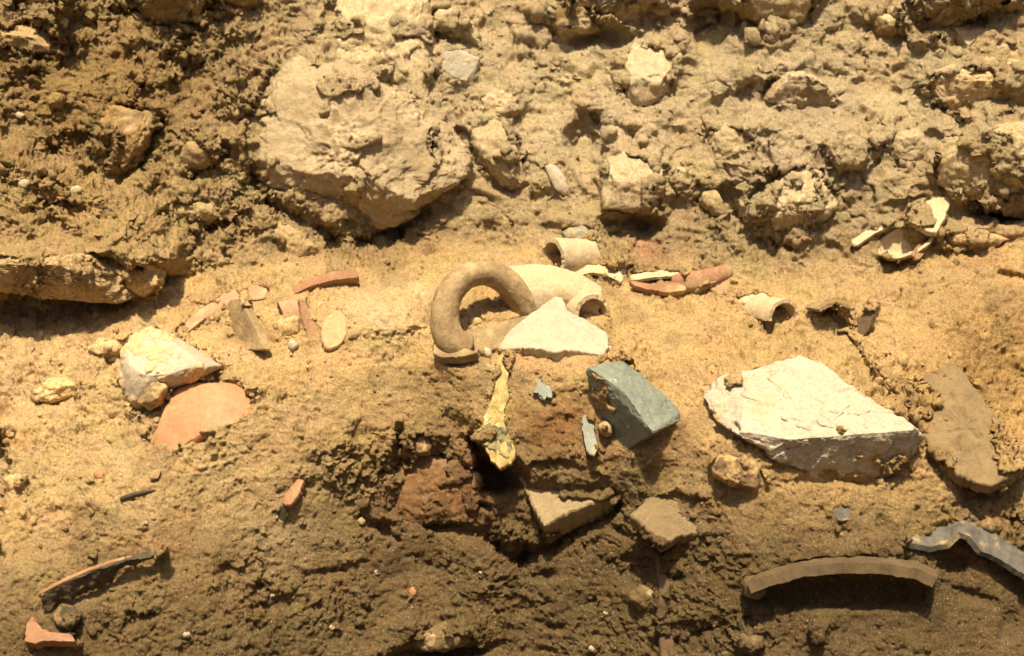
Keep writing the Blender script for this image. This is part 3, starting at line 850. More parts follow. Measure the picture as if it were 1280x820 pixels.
    for x_, y_, r_ in [(25, 144, 5), (30, 230, 6), (96, 240, 7), (115, 272, 6)]:
        a_ = np.linspace(0, 6.28, 9)[:-1]; e_ = rng.uniform(.75, 1.25, 8)
        stone('small cream pebble pressed into the lit earth', [(x_ + r_ * 1.2 * k * math.cos(t), y_ + r_ * k * math.sin(t)) for t, k in zip(a_, e_)],
              LIMEG, r_ * .0007, off=r_ * .0, n=24, name='pebble', cat='pebble', crust=.15, group='cream pebbles in the lit earth', collar=0)
    # earth drawn up round the finds
    bed([(150, 470), (153, 440), (168, 418), (190, 409), (240, 432), (272, 458), (214, 488), (168, 516)], .02, .0, .3)
    bed([(212, 482), (262, 473), (306, 476), (315, 500), (302, 522), (238, 548), (208, 565), (184, 560), (196, 520)], .025, .0, .5)
    
    bed([(650, 592), (668, 576), (712, 572), (752, 594), (745, 600), (700, 590), (660, 606)], .03, 0, .5)
    bed([(790, 646), (812, 622), (850, 614), (884, 624), (890, 640), (850, 640), (812, 650)], .024, 0, .6)
    bed([(940, 722), (1000, 700), (1050, 694), (1100, 695), (1150, 704), (1168, 718), (1100, 706), (1000, 710)], .03, 0, .7)
    bed([(736, 446), (786, 446), (806, 474), (790, 486), (764, 474), (744, 462)], .034, 0, 1.0)
    bed([(690, 345), (690, 305), (745, 310), (770, 335), (740, 340)], .02, 0, .4)
    bed([(916, 372), (956, 364), (985, 382), (966, 390)], .02, 0, .5)
    bed([(1010, 400), (1040, 384), (1064, 396)], .015, 0, .5)
    bed([(284, 376), (298, 371), (330, 438), (304, 438)], .016, 0, .5)
    bed([(216, 414), (282, 366), (334, 357), (333, 370), (256, 398)], .012, 0, .6)
    bed([(400, 412), (424, 384), (434, 396), (434, 420), (406, 436)], .012, 0, .7)


    # finds on the ledge, left
    stone('rounded white chalk lump standing beside the salmon sherd',
          [(150, 470), (153, 440), (168, 418), (190, 409), (214, 416), (240, 432), (262, 446), (272, 458), (250, 476), (214, 488), (184, 512), (168, 516), (156, 494)],
          CHALK, .044, off=.020, name='chalk_lump', facets=1, rough=.010, lump=.03, box=.9, crust=.24, chip=.03, collar=.4, planes=[(.05, .55, .83, .032)])
    make('pottery_sherd', 'smooth salmon coloured curved sherd leaning against the white chalk lump', 'sherd',
         slab([(212, 482), (232, 472), (262, 473), (294, 470), (306, 482), (315, 500), (302, 522), (272, 534), (238, 548), (208, 565), (184, 560), (178, 550), (196, 520), (206, 500)],
              (-.1, -.66, .72), .011, .020, dome=3.6, n=110, jag=.0008, bev=.003, round_=16), SALMON, 35, cover=-.36)
    make('stone_flake', 'dull brown flake pressed between the chalk lump and the salmon sherd', 'stone',
         rock([(174, 500), (186, 484), (204, 474), (210, 484), (200, 506), (182, 514)], .014, off=.024, n=40), HANDCER)
    make('pottery_sherd', 'long pinkish sherd edge rising out of the sand behind the upright grey sherd', 'sherd',
         slab([(216, 414), (246, 388), (282, 366), (314, 354), (334, 357), (333, 370), (312, 374), (286, 380), (256, 398), (228, 418)], (.05, -.66, .75), .012, .014, n=90, jag=.0010, bend=1.5, anchor=(282, 378), collar=.3), PINKCER, 35)
    make('pottery_sherd', 'brown rim sherd arched over its own shadow beside the big boulder toe', 'sherd',
         slab([(364, 358), (384, 348), (414, 339), (446, 336), (448, 346), (416, 350), (390, 357), (367, 367)], (0, -.72, .69), .014, .024, n=80, jag=.0010, anchor=(400, 352), bend=.8, collar=.15), TERRA, 35)
    make('pottery_sherd', 'upright grey brown sherd with broad pale broken edge stuck slanting in the sand', 'sherd',
         (slab([(284, 376), (298, 371), (310, 392), (324, 420), (330, 438), (304, 438), (290, 412)], (-.70, -.66, .22), .013, .024, n=64, anchor=(306, 410), jag=.0008, collar=.2)), HANDCER, 35)
    make('pottery_sherd', 'small curled dark mouthed sherd beside the pale orange sherds', 'sherd',
         vault(W(352, 400, .004), W(384, 392, .004), .020, .017, 10, 170, .004, up=(0, -.5, .85)), PINKCER, 40)
    make('pottery_sherd', 'thin upright orange sherd edge curving down beside the curled sherd', 'sherd',
         slab([(374, 372), (382, 376), (388, 400), (402, 414), (401, 432), (392, 440), (386, 428), (380, 404)], (.5, -.8, .3), .008, .018, n=56, bend=2.0, collar=.2), PINKCER, 35)
    make('pottery_sherd', 'pale orange rounded sherd half sunk in the sand', 'sherd',
         slab([(400, 412), (408, 394), (424, 384), (434, 396), (434, 420), (422, 434), (406, 436)], (.2, -.62, .75), .008, .012, n=56, bend=4.0, collar=.3, round_=6), stone_mat('orange pottery', (.50, .31, .17), (.56, .38, .22), dust=(.58, .42, .22), dust_amt=.4, bumpd=.001, scale=30), 35)
    stone('earth clod filling the mouth of the curled sherd', [(346, 402), (356, 394), (374, 396), (380, 412), (368, 426), (350, 422)], EARTHST, .016, off=.004, name='clod', cat='clod')
    stone('small white pebble at the foot of the curled sherd', [(359, 430), (366, 424), (373, 430), (371, 438), (362, 438)], CHALK, .006, off=.005, n=26, name='pebble', cat='pebble', crust=.15)
    stone('low brown crusted stone beside the shadowed flank of the chalk lump',
          [(112, 434), (126, 424), (148, 426), (156, 440), (140, 448), (120, 446)], EARTHST, .016, off=.008)
    stone('flat ragged crust of earth with dark lower lip on the sandy slope',
          [(38, 492), (54, 476), (76, 474), (98, 480), (94, 494), (66, 502), (46, 500)], EARTHST, .018, off=-.005, name='clod', cat='clod')


    # amphora fragment with ring handle
    aloc = W(600, 442, .0)
    amph = empty('amphora_fragment', 'buff amphora fragment with a big upright ring handle on the ledge', 'pottery', aloc)
    hz, sz = Zat(590, 436), Zat(680, 376)
    part('handle', amph, tube([CAM + z_ * ray(a, b) for a, b, z_ in
         [(576, 438, hz - .010), (562, 424, hz - .020), (556, 398, hz - .020), (562, 367, hz - .014), (582, 346, hz * .75 + sz * .25 - .014), (606, 341, (hz + sz) * .5 - .014), (630, 350, hz * .25 + sz * .75 - .022), (647, 370, sz - .030), (658, 390, sz - .014), (666, 404, sz + .020)]],
         [.023, .0188, .0170, .0162, .0162, .0164, .0170, .0182, .021, .024], n=56, m=110, rough=.0013, squash=1.1), HANDCER, cover=-2)
    part('wall_fragment', amph, slab([(545, 432), (560, 420), (590, 412), (630, 400), (664, 388), (672, 404), (640, 428), (612, 438), (574, 446), (548, 444)], (.05, -.62, .78), .010, .022, anchor=(600, 430), n=96, bend=2.5, collar=.15), HANDCER, 35)
    def shoulder(u, v):
        # convex pale wall running from the handle to the arched end
        x = 638 + (748 - 638) * u
        yb_ = np.interp(u, [0, .25, .5, .75, 1], [338, 335, 338, 347, 364]); yt = np.interp(u, [0, .3, .6, 1], [404, 396, 384, 396])
        y = yb_ + (yt - yb_) * v
        o_ = .050 * math.sin(math.pi * (.30 + .55 * v)) * (0.85 + .15 * math.sin(math.pi * u))
        zb = Zat(680, 372)
        return CAM + (zb + .028 - o_ - .028 * v) * ray(x, y)
    part('shoulder', amph, shell(shoulder, 60, 36, .007, edge_jag=.0014, rough=.0010), PALECER, 45, 'pale lit shoulder wall', cover=-.8)
    part('base_flare', amph, slab([(540, 440), (547, 418), (560, 420), (582, 436), (600, 440), (574, 447), (546, 446)], (-.1, -.66, .74), .016, .030, anchor=(560, 440), n=60, collar=.1), HANDCER, 35)

    make('pottery_sherd', 'big white triangular sherd with a broken dark front edge lying before the ring handle', 'sherd',
         slab([(622, 430), (634, 412), (656, 396), (682, 378), (694, 369), (704, 372), (708, 386), (732, 398), (760, 412), (761, 428), (754, 441), (716, 437), (692, 440), (666, 434), (630, 434)],
              (-.05, -.50, .86), .017, .036, anchor=(690, 432), n=130, jag=.0014, bend=1.2, center=(692, 412), collar=.12), WHITECER, 35, cover=-.46)
    make('pottery_sherd', 'arched pale sherd with a dark end opening butted against the amphora shoulder', 'sherd',
         vaultc(741, 394, .020, (.45, -.88, .02), .060, .017, .021, -8, 185, .0055, up=(.12, -.1, 1), nu=44, edge_jag=.0012, rough=.0009), PALECER, 40, cover=-.8)
    make('pottery_sherd', 'small white stub of broken pottery poking out beneath the white triangular sherd', 'sherd',
         slab([(760, 431), (767, 429), (787, 446), (784, 456), (772, 452), (757, 441)], (.25, -.55, .78), .008, .013, n=48, jag=.0006), WHITECER, 35)
    stone('small white pebble wedged at the corner of the white triangular sherd', [(602, 442), (606, 434), (614, 436), (615, 446), (606, 450)], CHALK, .007, off=.010, n=28, name='pebble', cat='pebble', crust=.15)
    stone('small pale clod lying inside the ring handle', [(585, 402), (592, 396), (602, 398), (603, 406), (592, 410)], PALECER, .006, off=.020, n=28, name='clod', cat='clod')

    # tube shaped neck behind
    nk = empty('vessel_neck', 'pale pipe shaped vessel neck with dark open mouth and flared lip behind the handle', 'pottery', W(715, 345, 0))
    part('neck', nk, vaultc(690, 324, .026, (-.86, -.52, .02), .062, .017, .023, -25, 215, .006, up=(0, -.1, 1), nu=52, edge_jag=.0016, rough=.0011), PALECER, 40, cover=-.5)
    part('lip', nk, slab([(702, 340), (726, 332), (752, 328), (772, 332), (780, 342), (776, 350), (764, 344), (740, 340), (716, 346)], (-.1, -.45, .88), .006, .020, anchor=(745, 340), n=72, bend=3), PALECER, 35)
    stone('white pebble at the tip of the flared vessel lip', [(769, 336), (775, 331), (783, 334), (783, 342), (774, 344)], CHALK, .006, off=.014, n=28, name='pebble', cat='pebble', crust=.15)
    # folded red handle
    fr_ = empty('folded_sherd', 'flattened reddish tube sherd split open along a dark slit', 'sherd', W(845, 362, 0))
    part('tube_end', fr_, tube([W(842, 354, .010), W(862, 353, .018), W(886, 348, .019), W(905, 341, .010), W(910, 338, .002)], [.012, .0135, .0135, .0115, .008], squash=.85, rough=.0014), TERRA)
    part('upper_lip', fr_, slab([(786, 344), (806, 340), (832, 337), (866, 338), (860, 344), (836, 345), (812, 347), (792, 350)], (0, -.5, .87), .005, .018, n=64, jag=.0012, anchor=(826, 342)), PALECER, 35)
    part('lower_lip', fr_, slab([(786, 350), (796, 352), (818, 356), (846, 352), (858, 354), (858, 363), (832, 366), (806, 361), (790, 356)], (0, -.66, .75), .010, .020, n=64, jag=.0012, anchor=(826, 358)), TERRA, 35)
    make('pottery_sherd', 'small thin triangular flake of pottery beside the folded red sherd', 'sherd',
         slab([(888, 358), (908, 348), (913, 358), (904, 369), (896, 368)], (.3, -.7, .6), .004, .008, n=40), PINKCER, 35)
    # arched tile bits right
    make('pottery_sherd', 'arched buff sherd with a dark hollow end facing out of the sandy ledge', 'sherd',
         vaultc(980, 398, .016, (.5, -.86, .02), .055, .016, .020, -5, 188, .005, up=(.1, -.1, 1), nu=44, edge_jag=.0012, rough=.0010), PALECER, 40)
    make('pottery_sherd', 'tapering buff tail of pottery joining the arched sherd', 'sherd',
         slab([(916, 372), (932, 366), (956, 364), (972, 372), (966, 384), (944, 380), (926, 378)], (-.1, -.45, .88), .006, .010, n=56, bend=4), PALECER, 35)
    make('pottery_sherd', 'low brown arched sherd casting a dark mouth beside the arched buff one', 'sherd',
         vaultc(1042, 412, .012, (.3, -.94, .05), .04, .026, .030, 40, 160, .0045, up=(.25, -.1, 1), nu=36, edge_jag=.0012, rough=.0010), HANDCER, 40)
    dk = empty('pottery_sherd', 'dark upright sherd with a white tip standing in the sand', 'sherd', W(1078, 424, 0))
    part('body', dk, slab([(1066, 404), (1086, 384), (1092, 388), (1088, 408), (1076, 426), (1064, 420)], (-.72, -.6, .3), .010, .014, n=48), DARKST, 35)
    part('tip', dk, slab([(1084, 386), (1092, 373), (1100, 376), (1096, 386), (1090, 392)], (-.4, -.5, .75), .009, .020, anchor=(1090, 388), n=36), WHITECER, 35)
    # spoon like pair
    make('pottery_sherd', 'pale flat sherd sloping down behind the cupped sherd', 'sherd',
         slab([(1146, 241), (1168, 246), (1192, 244), (1184, 266), (1172, 290), (1160, 290), (1134, 274), (1138, 256)], (-.1, -.60, .79), .010, .030, anchor=(1160, 280), n=80, jag=.002, bend=-2.5, bend_dir=(1, 0, 0)), PALECER, 35)
    def cup(u, v):
        a = math.pi * 2 * u
        r_ = math.sin(v * 1.45); d = math.cos(v * 1.45)
        c0 = CAM + (Zat(1124, 300) - .026) * ray(1131, 298)
        ax = nv(-.34, -.66, .66)
        e1 = nv(.72, -.12, .42); e1 = e1 - ax * (e1 @ ax); e1 /= np.linalg.norm(e1); e2 = np.cross(ax, e1)
        return c0 + .036 * r_ * math.cos(a) * e1 + .021 * r_ * math.sin(a) * e2 - ax * .026 * d
    make('pottery_sherd', 'cupped pale sherd like a spoon bowl jutting over a dark hollow', 'sherd',
         shell(cup, 56, 18, -.004, edge_jag=.0, rough=.0016), PALECER, 50, cover=-.08)
    make('pottery_sherd', 'thin pale sherd edge stuck in the earth behind the cupped sherd', 'sherd',
         slab([(1062, 302), (1082, 288), (1104, 274), (1122, 272), (1112, 282), (1090, 294), (1070, 308)], (-.2, -.6, .75), .005, .006, n=56), PALECER, 35)
    make('pottery_sherd', 'narrow reddish sherd edge under the pale flat sloping sherd', 'sherd',
         slab([(1140, 318), (1154, 300), (1170, 286), (1176, 292), (1164, 308), (1148, 326)], (.5, -.7, .45), .006, .010, n=44), TERRA, 35)
    stone('pale blue pebble on the earth behind the vessel neck', [(702, 290), (714, 281), (734, 280), (748, 288), (746, 300), (726, 304), (708, 300)], BLUEP, .014, off=.006)
    stone('dark grey fragment lying inside the square dark hole', [(756, 290), (770, 286), (790, 288), (780, 297), (762, 298)], BLUEGREY, .008, off=.006, n=34)
    make('pottery_sherd', 'flat faded red sherd flush with the earth below the chipped pale block', 'sherd',
         slab([(786, 312), (796, 300), (820, 296), (828, 308), (822, 322), (798, 326)], (0, -.62, .78), .006, .003, n=44), TERRA, 35)


    # glazed fragments below the handle
    yl = empty('glazed_fragment', 'narrow yellow glazed fragment standing on end above a dark hollow', 'sherd', W(618, 586, 0))
    part('body', yl, slab([(620, 450), (630, 440), (643, 438), (640, 456), (634, 474), (637, 492), (630, 522), (634, 546), (646, 562), (640, 580), (626, 587), (612, 572), (602, 552), (588, 546), (602, 532), (610, 506), (616, 482), (624, 466)],
         (-.1, -.86, .5), .014, .010, anchor=(618, 520), n=110, jag=.0026, wav=.003, center=(622, 515)), YELG, 35)
    part('glaze_edge', yl, slab([(588, 548), (600, 535), (612, 529), (628, 534), (640, 548), (643, 562), (634, 572), (618, 566), (604, 556)], (-.1, -.86, .5), .005, .0115, anchor=(618, 520), n=64, jag=.0030, wav=.003, round_=0), GREENG, 35, 'dark green and yellow mottled glaze at the lower end', cover=-.2)
    tz = Zat(780, 520)
    def tp(px, py, o_): return CAM + (tz - o_) * ray(px, py)
    make('glazed_tile_fragment', 'grey blue wedge of glazed tile jutting from the slope beside the yellow fragment', 'tile', hull([tp(734, 458, .012), tp(742, 457, .006), tp(776, 450, -.018), tp(801, 468, -.010), tp(852, 514, .022), tp(849, 527, .028), tp(816, 541, .066), tp(781, 490, .048),
                       tp(778, 566, -.006), tp(764, 558, -.020), tp(738, 506, -.020), tp(800, 480, -.07), tp(770, 540, -.07), tp(836, 530, -.05)], rough=.0016), BLUEG, 30, cover=-.55)
    make('glazed_fragment', 'pale blue sliver of glaze upright beside the grey blue wedge', 'sherd',
         slab([(729, 490), (738, 484), (744, 506), (742, 536), (748, 560), (743, 571), (733, 566), (727, 532)], (-.1, -.7, .7), .006, .004, n=70, jag=.0018), BLUEP, 35, cover=-.2)
    make('stone', 'cream lump of stone held between the blue sliver and the grey blue wedge', 'stone',
         rock([(748, 532), (754, 525), (764, 530), (767, 541), (758, 548), (750, 542)], .009, off=.012, n=30), LIME)
    make('glazed_fragment', 'tiny pale blue flake in rusty earth between yellow fragment and blue wedge', 'sherd',
         slab([(668, 490), (672, 476), (684, 472), (690, 480), (692, 494), (682, 498)], (0, -.75, .66), .005, .002, n=48, jag=.0028, round_=0), BLUEP, 35, cover=-.05)


    # slabs and tiles of the lower front
    make('flat_stone', 'pale wedge shaped slab with a dark broken front under the rusty earth', 'stone',
         slab([(648, 590), (668, 574), (712, 570), (752, 592), (770, 616), (744, 628), (704, 644), (682, 658), (668, 640), (658, 614)], (-.12, -.62, .77), .050, .030, anchor=(690, 640), n=110, jag=.002, wav=.002, bev=.003, under=.004, collar=.1), stone_mat('brown grey slab', (.27, .21, .12), (.36, .285, .17), dust=(.27, .20, .105), dust_amt=.5), 35, cover=-.12)
    make('flat_stone', 'flat brown slab with squared dark end beside the long root', 'stone',
         slab([(786, 644), (812, 620), (850, 612), (884, 622), (912, 648), (908, 664), (880, 666), (850, 670), (826, 682), (812, 664)], (.05, -.62, .78), .020, .010, anchor=(860, 664), n=100, jag=.0016, wav=.002, bev=.003, collar=.15), stone_mat('dull brown slab', (.19, .14, .078), (.27, .205, .115), dust=(.21, .155, .08), dust_amt=.5), 35, cover=-.14)
    make('root', 'long brown root running down the lower slope', 'root',
         tube([W(820, 682, -.002), W(826, 712, .000), W(831, 742, .001), W(829, 776, .001), W(834, 812, .001), W(838, 850, .001)], [.003, .0055, .007, .008, .009, .010], n=28, m=60, squash=.6, rough=.0016), ROOT, cover=-.12)
    make('root', 'thin dark rootlet trailing over the sand from the upright dark sherd', 'root',
         tube([W(1046, 414, .003), W(1060, 416, .004), W(1076, 434, .003), W(1092, 460, .003), W(1108, 482, .002), W(1120, 500, .001)], [.0012, .0020, .0022, .0018, .0014, .0008], n=12, m=60, rough=.0006), ROOT)
    make('tile_fragment', 'brown flat tile slab with a straight pale edge half under the sand', 'tile',
         slab([(1140, 488), (1160, 464), (1196, 452), (1234, 504), (1286, 580), (1264, 596), (1236, 608), (1200, 596), (1162, 560), (1146, 524)], (-.12, -.60, .79), .020, .012, anchor=(1210, 540), n=120, jag=.0015, wav=.0040, bev=.002, collar=.35), stone_mat('earthy brown tile', (.20, .145, .078), (.28, .21, .115), dust=(.27, .195, .10), dust_amt=.6, bumpd=.006, dscale=60), 35, cover=-.24)
    def rtile(u, v):
        x = 934 + (1172 - 934) * u
        yf_ = np.interp(x, [930, 958, 1000, 1050, 1100, 1145, 1172], [736, 724, 712, 707, 708, 714, 726])
        y = yf_ - 15 * (1 - v) - 4
        return CAM + (Zat(1050, 712) - (.074 * v - .030)) * ray(x, y)
    rt = empty('curved_tile', 'curved brown roof tile jutting out over its own deep shadow', 'tile', W(1050, 745, 0))
    part('body', rt, shell(rtile, 150, 18, -.012, edge_jag=.0005, rough=.0014), TILEC, 45, cover=-2)
    part('end_block', rt, rock([(928, 730), (934, 722), (954, 722), (956, 738), (948, 746), (930, 744)], .016, off=.020, n=36, facets=2, box=.4), TILEC)
    def slate(u, v):
        x = 1134 + (1330 - 1134) * u
        fy = np.interp(x, [1134, 1160, 1182, 1198, 1214, 1228, 1240, 1262, 1285, 1330], [676, 684, 680, 664, 672, 690, 694, 706, 722, 742])
        by = np.interp(x, [1134, 1160, 1182, 1206, 1222, 1240, 1262, 1285, 1330], [664, 664, 658, 650, 654, 664, 678, 696, 718])
        return CAM + (Zat(x, .5 * (fy + by)) * .35 + Zat(1215, 690) * .65 - (.030 * v - .003)) * ray(x, by + (fy - by) * v)
    make('slate_sherd', 'folded blue grey sherd arching over a dark hollow beside the roof tile', 'sherd', shell(slate, 130, 14, -.007, edge_jag=.0004, rough=.0022), BLUEGREY, 45, cover=-.4)
    bs = empty('burnt_sherd', 'long burnt black sherd with a thin reddish rim bending through the lower slope', 'sherd', W(120, 770, 0))
    part('rim', bs, tube([W(50, 742, .018), W(80, 726, .019), W(118, 710, .019), W(160, 697, .018), W(208, 690, .010)], [.0022, .0026, .0026, .0022, .0014], side=(0, -.5, .85), squash=.8), TERRA)
    def burnt(u, v):
        x = 52 + (206 - 52) * u
        ty = np.interp(x, [52, 84, 120, 160, 206], [745, 728, 713, 700, 692])
        h_ = np.interp(u, [0, .12, .35, .7, 1], [17, 20, 15, 9, 2]) * (1 + .25 * math.sin(x * .23))
        return CAM + (Zat(x, ty) - .021 + .008 * v) * ray(x, ty + h_ * v)
    part('body', bs, shell(burnt, 90, 12, -.008, edge_jag=.0012, rough=.0026), BURNT, 45)
    make('burnt_lump', 'dark burnt lump at the lower end of the long burnt sherd', 'lump', rock([(68, 768), (78, 756), (96, 758), (100, 772), (90, 786), (76, 784)], .016, off=.010, n=40), BURNT)
    make('pottery_sherd', 'dull red sherd with a shadowed straight edge below the burnt sherd', 'sherd',
         slab([(30, 800), (33, 778), (40, 768), (46, 780), (62, 790), (90, 792), (94, 802), (60, 801), (38, 804)], (0, -.66, .75), .016, .014, anchor=(46, 798), n=70, center=(44, 794)), TERRA, 35)
    make('pottery_sherd', 'thin dark curved sherd edge in the slope above the burnt sherd', 'sherd',
         tube([W(150, 624, .003), W(164, 619, .005), W(180, 615, .004), W(194, 613, .001)], [.0022, .0028, .0024, .0012], n=14, m=40), BURNT)
    pk = empty('pottery_sherd', 'small pinkish sherd stuck upright with its dark end showing', 'sherd', W(358, 650, 0))
    part('face', pk, slab([(352, 630), (358, 614), (372, 598), (380, 600), (374, 616), (362, 632)], (-.2, -.62, .75), .008, .010, n=40), TERRA, 35)
    part('broken_end', pk, slab([(350, 632), (362, 633), (360, 646), (352, 654), (347, 646)], (-.1, -1, -.1), .006, .006, n=32), BURNT, 35, 'dark broken lower end')
    make('pottery_sherd', 'grey green flake in the slope below the big white rock', 'sherd', slab([(1040, 640), (1050, 628), (1064, 634), (1062, 650), (1050, 652)], (.1, -.72, .68), .006, .005, n=36), BLUEGREY, 35)
    make('pottery_sherd', 'small red brown flake beneath the grey green one', 'sherd', slab([(1042, 664), (1052, 658), (1062, 662), (1058, 669), (1046, 670)], (0, -.7, .7), .005, .004, n=30), TERRA, 35)
    make('pottery_sherd', 'small brown flake lying above the curved roof tile', 'sherd', slab([(1097, 688), (1108, 687), (1122, 698), (1116, 703), (1104, 698)], (.1, -.66, .74), .006, .007, n=32), TILEC, 35)



# ------------------------------------------------------------------ earth bedded round the stones
def apply_collars():
    global Z
    q_ = np.stack([PX / 11.0, PY / 11.0, 0 * PX], -1)
    wob = fbm(q_, 3, k=401).astype(float); wob2 = fbm(q_ * .45 + 9, 2, k=411).astype(float)
    for outline, depth, off, kk in COLLARS:
        if kk == 0: continue
        o_ = np.asarray(outline, float); lo, hi = o_.min(0) - 60, o_.max(0) + 60
        i0, i1 = np.searchsorted(GX, (lo[0], hi[0])); j0, j1 = np.searchsorted(GY, (lo[1], hi[1]))
        sl_ = (slice(j0, j1), slice(i0, i1))
        x, y = PX[sl_], PY[sl_]
        sd = poly_sdf(x, y, o_) + min(6.0, .14 * np.ptp(o_, axis=0).min()) * wob[sl_]
        c = centroid_(o_); ry = np.ptp(o_[:, 1]) * .5 + 1
        upn = np.clip((c[1] - y) / ry, -1, 1)
        e = kk * (max(off, 0) + depth * .58) * np.clip(.55 + .42 * upn + .7 * wob2[sl_], 0.0, 1.15)
        reach = 10 + 16 * np.clip(upn, 0, 1)
        lip = 3.0 + 5.0 * np.clip(upn, 0, 1)
        g = np.where(sd < 0, np.exp(-(np.maximum(-sd, 0) / reach) ** 1.3), 1 - sstep(0, 1, sd / lip))
        Z[sl_] -= e * g
def centroid_(o_): return o_.mean(0)
def apply_cover():
    """earth smeared over and caked on the stones and finds, in patches of its own shape"""
    global Z
    q_ = np.stack([PX, PY, 0 * PX], -1)
    pn = (1.0 * fbm(q_ / 34, 2, .45, k=421) + .05 * fbm(q_ / 9, 2, .6, k=431)).astype(float)
    ny, nx = PX.shape
    r_ = np.random.default_rng(5)
    for V_, F_, bias in COVER:
        V_ = np.asarray(V_, float); rel = V_ - CAM
        zc = rel @ cF; x = 640 + FPX * (rel @ cX) / zc; y = 410 - FPX * (rel @ cU) / zc
        tri = np.array([(f[0], f[i], f[i + 1]) for f in F_ if len(f) < 12 for i in range(1, len(f) - 1)])
        a, b, c = tri.T
        area = .5 * np.abs((x[b] - x[a]) * (y[c] - y[a]) - (x[c] - x[a]) * (y[b] - y[a]))
        t = np.repeat(np.arange(len(tri)), np.ceil(area * 1.8).astype(int) + 1)
        u, v_ = r_.random(len(t)), r_.random(len(t)); fl = u + v_ > 1; u[fl], v_[fl] = 1 - u[fl], 1 - v_[fl]
        def lerp(k): return k[a[t]] * (1 - u - v_) + k[b[t]] * u + k[c[t]] * v_
        sx, sy, sz = lerp(x), lerp(y), lerp(zc)
        ix = np.searchsorted(GX, sx); ix = np.clip(np.where(np.abs(GX[np.clip(ix - 1, 0, nx - 1)] - sx) < np.abs(GX[np.clip(ix, 0, nx - 1)] - sx), ix - 1, ix), 0, nx - 1)
        iy = np.searchsorted(GY, sy); iy = np.clip(np.where(np.abs(GY[np.clip(iy - 1, 0, ny - 1)] - sy) < np.abs(GY[np.clip(iy, 0, ny - 1)] - sy), iy - 1, iy), 0, ny - 1)
        i0, i1, j0, j1 = ix.min(), ix.max() + 1, iy.min(), iy.max() + 1
        zb = np.full((j1 - j0, i1 - i0), 99.0)
        np.minimum.at(zb, (iy - j0, ix - i0), sz)
        # steep places and rims shed earth
        zz = Z[j0:j1, i0:i1]; hit = zb < 90
        g = pn[j0:j1, i0:i1] + bias
        amt = sstep(-.04, .12, g)
        new = zb + .0065 - .0135 * amt
        m = hit & (g > -.06) & (new < zz)
        Z[j0:j1, i0:i1] = np.where(m, new, zz)
finds(True)
apply_collars()
apply_cover()

# ------------------------------------------------------------------ the earth section: fine crumbly relief
P = CAM + Z[..., None] * (cF - V[..., None] * cU + ((PX - 640) / FPX)[..., None] * cX)
def normals(P):
    du = np.gradient(P, axis=1); dw = np.gradient(P, axis=0)
    n = np.cross(du, dw)
    n /= np.linalg.norm(n, axis=-1, keepdims=True) + 1e-12
    flip = (n @ cF) > 0
    n[flip] *= -1
    return n
N = normals(P)
def gblob(cx, cy, rx, ry): return np.exp(-(((PX - cx) / rx) ** 2 + ((PY - cy) / ry) ** 2))
CR = 0.50 + 0.04 * upper - 0.30 * front
for cx, cy, rx, ry, v in [(80, 130, 170, 120, .40), (250, 120, 110, 100, .35), (470, 300, 110, 35, .45), (560, 275, 60, 40, .3),
        (690, 90, 110, 70, .25), (1000, 90, 120, 70, .3), (860, 285, 70, 45, .45), (440, 575, 75, 42, .85), (520, 545, 50, 40, .3),
        (640, 700, 60, 50, .35), (800, 700, 70, 60, .5), (880, 790, 80, 40, .55), (90, 480, 60, 40, .3), (280, 275, 90, 40, .3),
        (1160, 500, 60, 60, .25), (1240, 660, 60, 40, .35), (560, 780, 90, 40, .3), (340, 750, 60, 40, .25), (170, 775, 70, 25, .3),
        (400, 640, 60, 50, -.1), (1000, 440, 120, 60, -.12), (1080, 680, 120, 40, -.08), (60, 440, 120, 40, -.12), (480, 385, 80, 40, -.3),
        (830, 420, 80, 50, -.08), (1180, 790, 120, 40, -.15), (600, 300, 80, 25, -.2), (1130, 380, 120, 40, -.08), (430, 150, 120, 90, -.25), (600, 120, 150, 120, -.22), (820, 160, 150, 100, -.15), (1100, 200, 120, 90, -.15), (480, 40, 120, 50, -.15)]:
    CR = CR + v * gblob(cx, cy, rx, ry)
patch = fbm(P * 14, 4, k=21)
CR = np.clip(CR * (1 + 1.35 * patch) + .05 * (patch > .1), 0.10, 1.4)
Pf = P.astype(f32)
warp = np.stack([fbm(Pf * 90, 2, k=31 + 5 * a) for a in range(3)], -1) * 0.004
Pw = Pf + warp
f1, f2, cid = worley(Pw * 62, 3)
clod = np.clip(1 - f1 * 1.15, 0, 1) * (0.35 + 0.65 * cid)
f1, f2, cid2 = worley(Pw * 140, 11)
clod2 = np.clip(1 - f1 * 1.15, 0, 1) * (0.2 + 0.8 * cid2)
n1 = fbm(Pf * 70, 3, k=71, ridged=True)
n2 = fbm(Pf * 170, 4, k=81)
n3 = fbm(Pf * 420, 3, gain=.7, k=91)
f1, f2, cid3 = worley(Pf * 290, 17)
grit = np.clip(1 - f1 * 1.2, 0, 1) * (.15 + .85 * cid3 ** 2)
pitm = np.clip(fbm(Pf * 45, 3, k=101) - 0.18, 0, 1)
packed = upper * sstep(300, 460, PX + 60 * patch) * (1 - .75 * gblob(870, 290, 80, 40)) * (1 - .8 * gblob(500, 300, 130, 35))
CR = CR * (1 - .74 * packed)
big = Pf + 2.2 * warp + .008 * np.stack([fbm(Pf * 30, 2, k=151 + 3 * a) for a in range(3)], -1)
pk = .011 * chips(big * np.array([15., 15., 19.], dtype=f32), 63) + .0045 * chips(big * 34, 73) + .0012 * chips(big * 80, 83)
for _ in range(3):                                       # worn, not knife-edged
    pk[1:-1, 1:-1] = (pk[1:-1, 1:-1] * 2 + pk[:-2, 1:-1] + pk[2:, 1:-1] + pk[1:-1, :-2] + pk[1:-1, 2:]) / 6
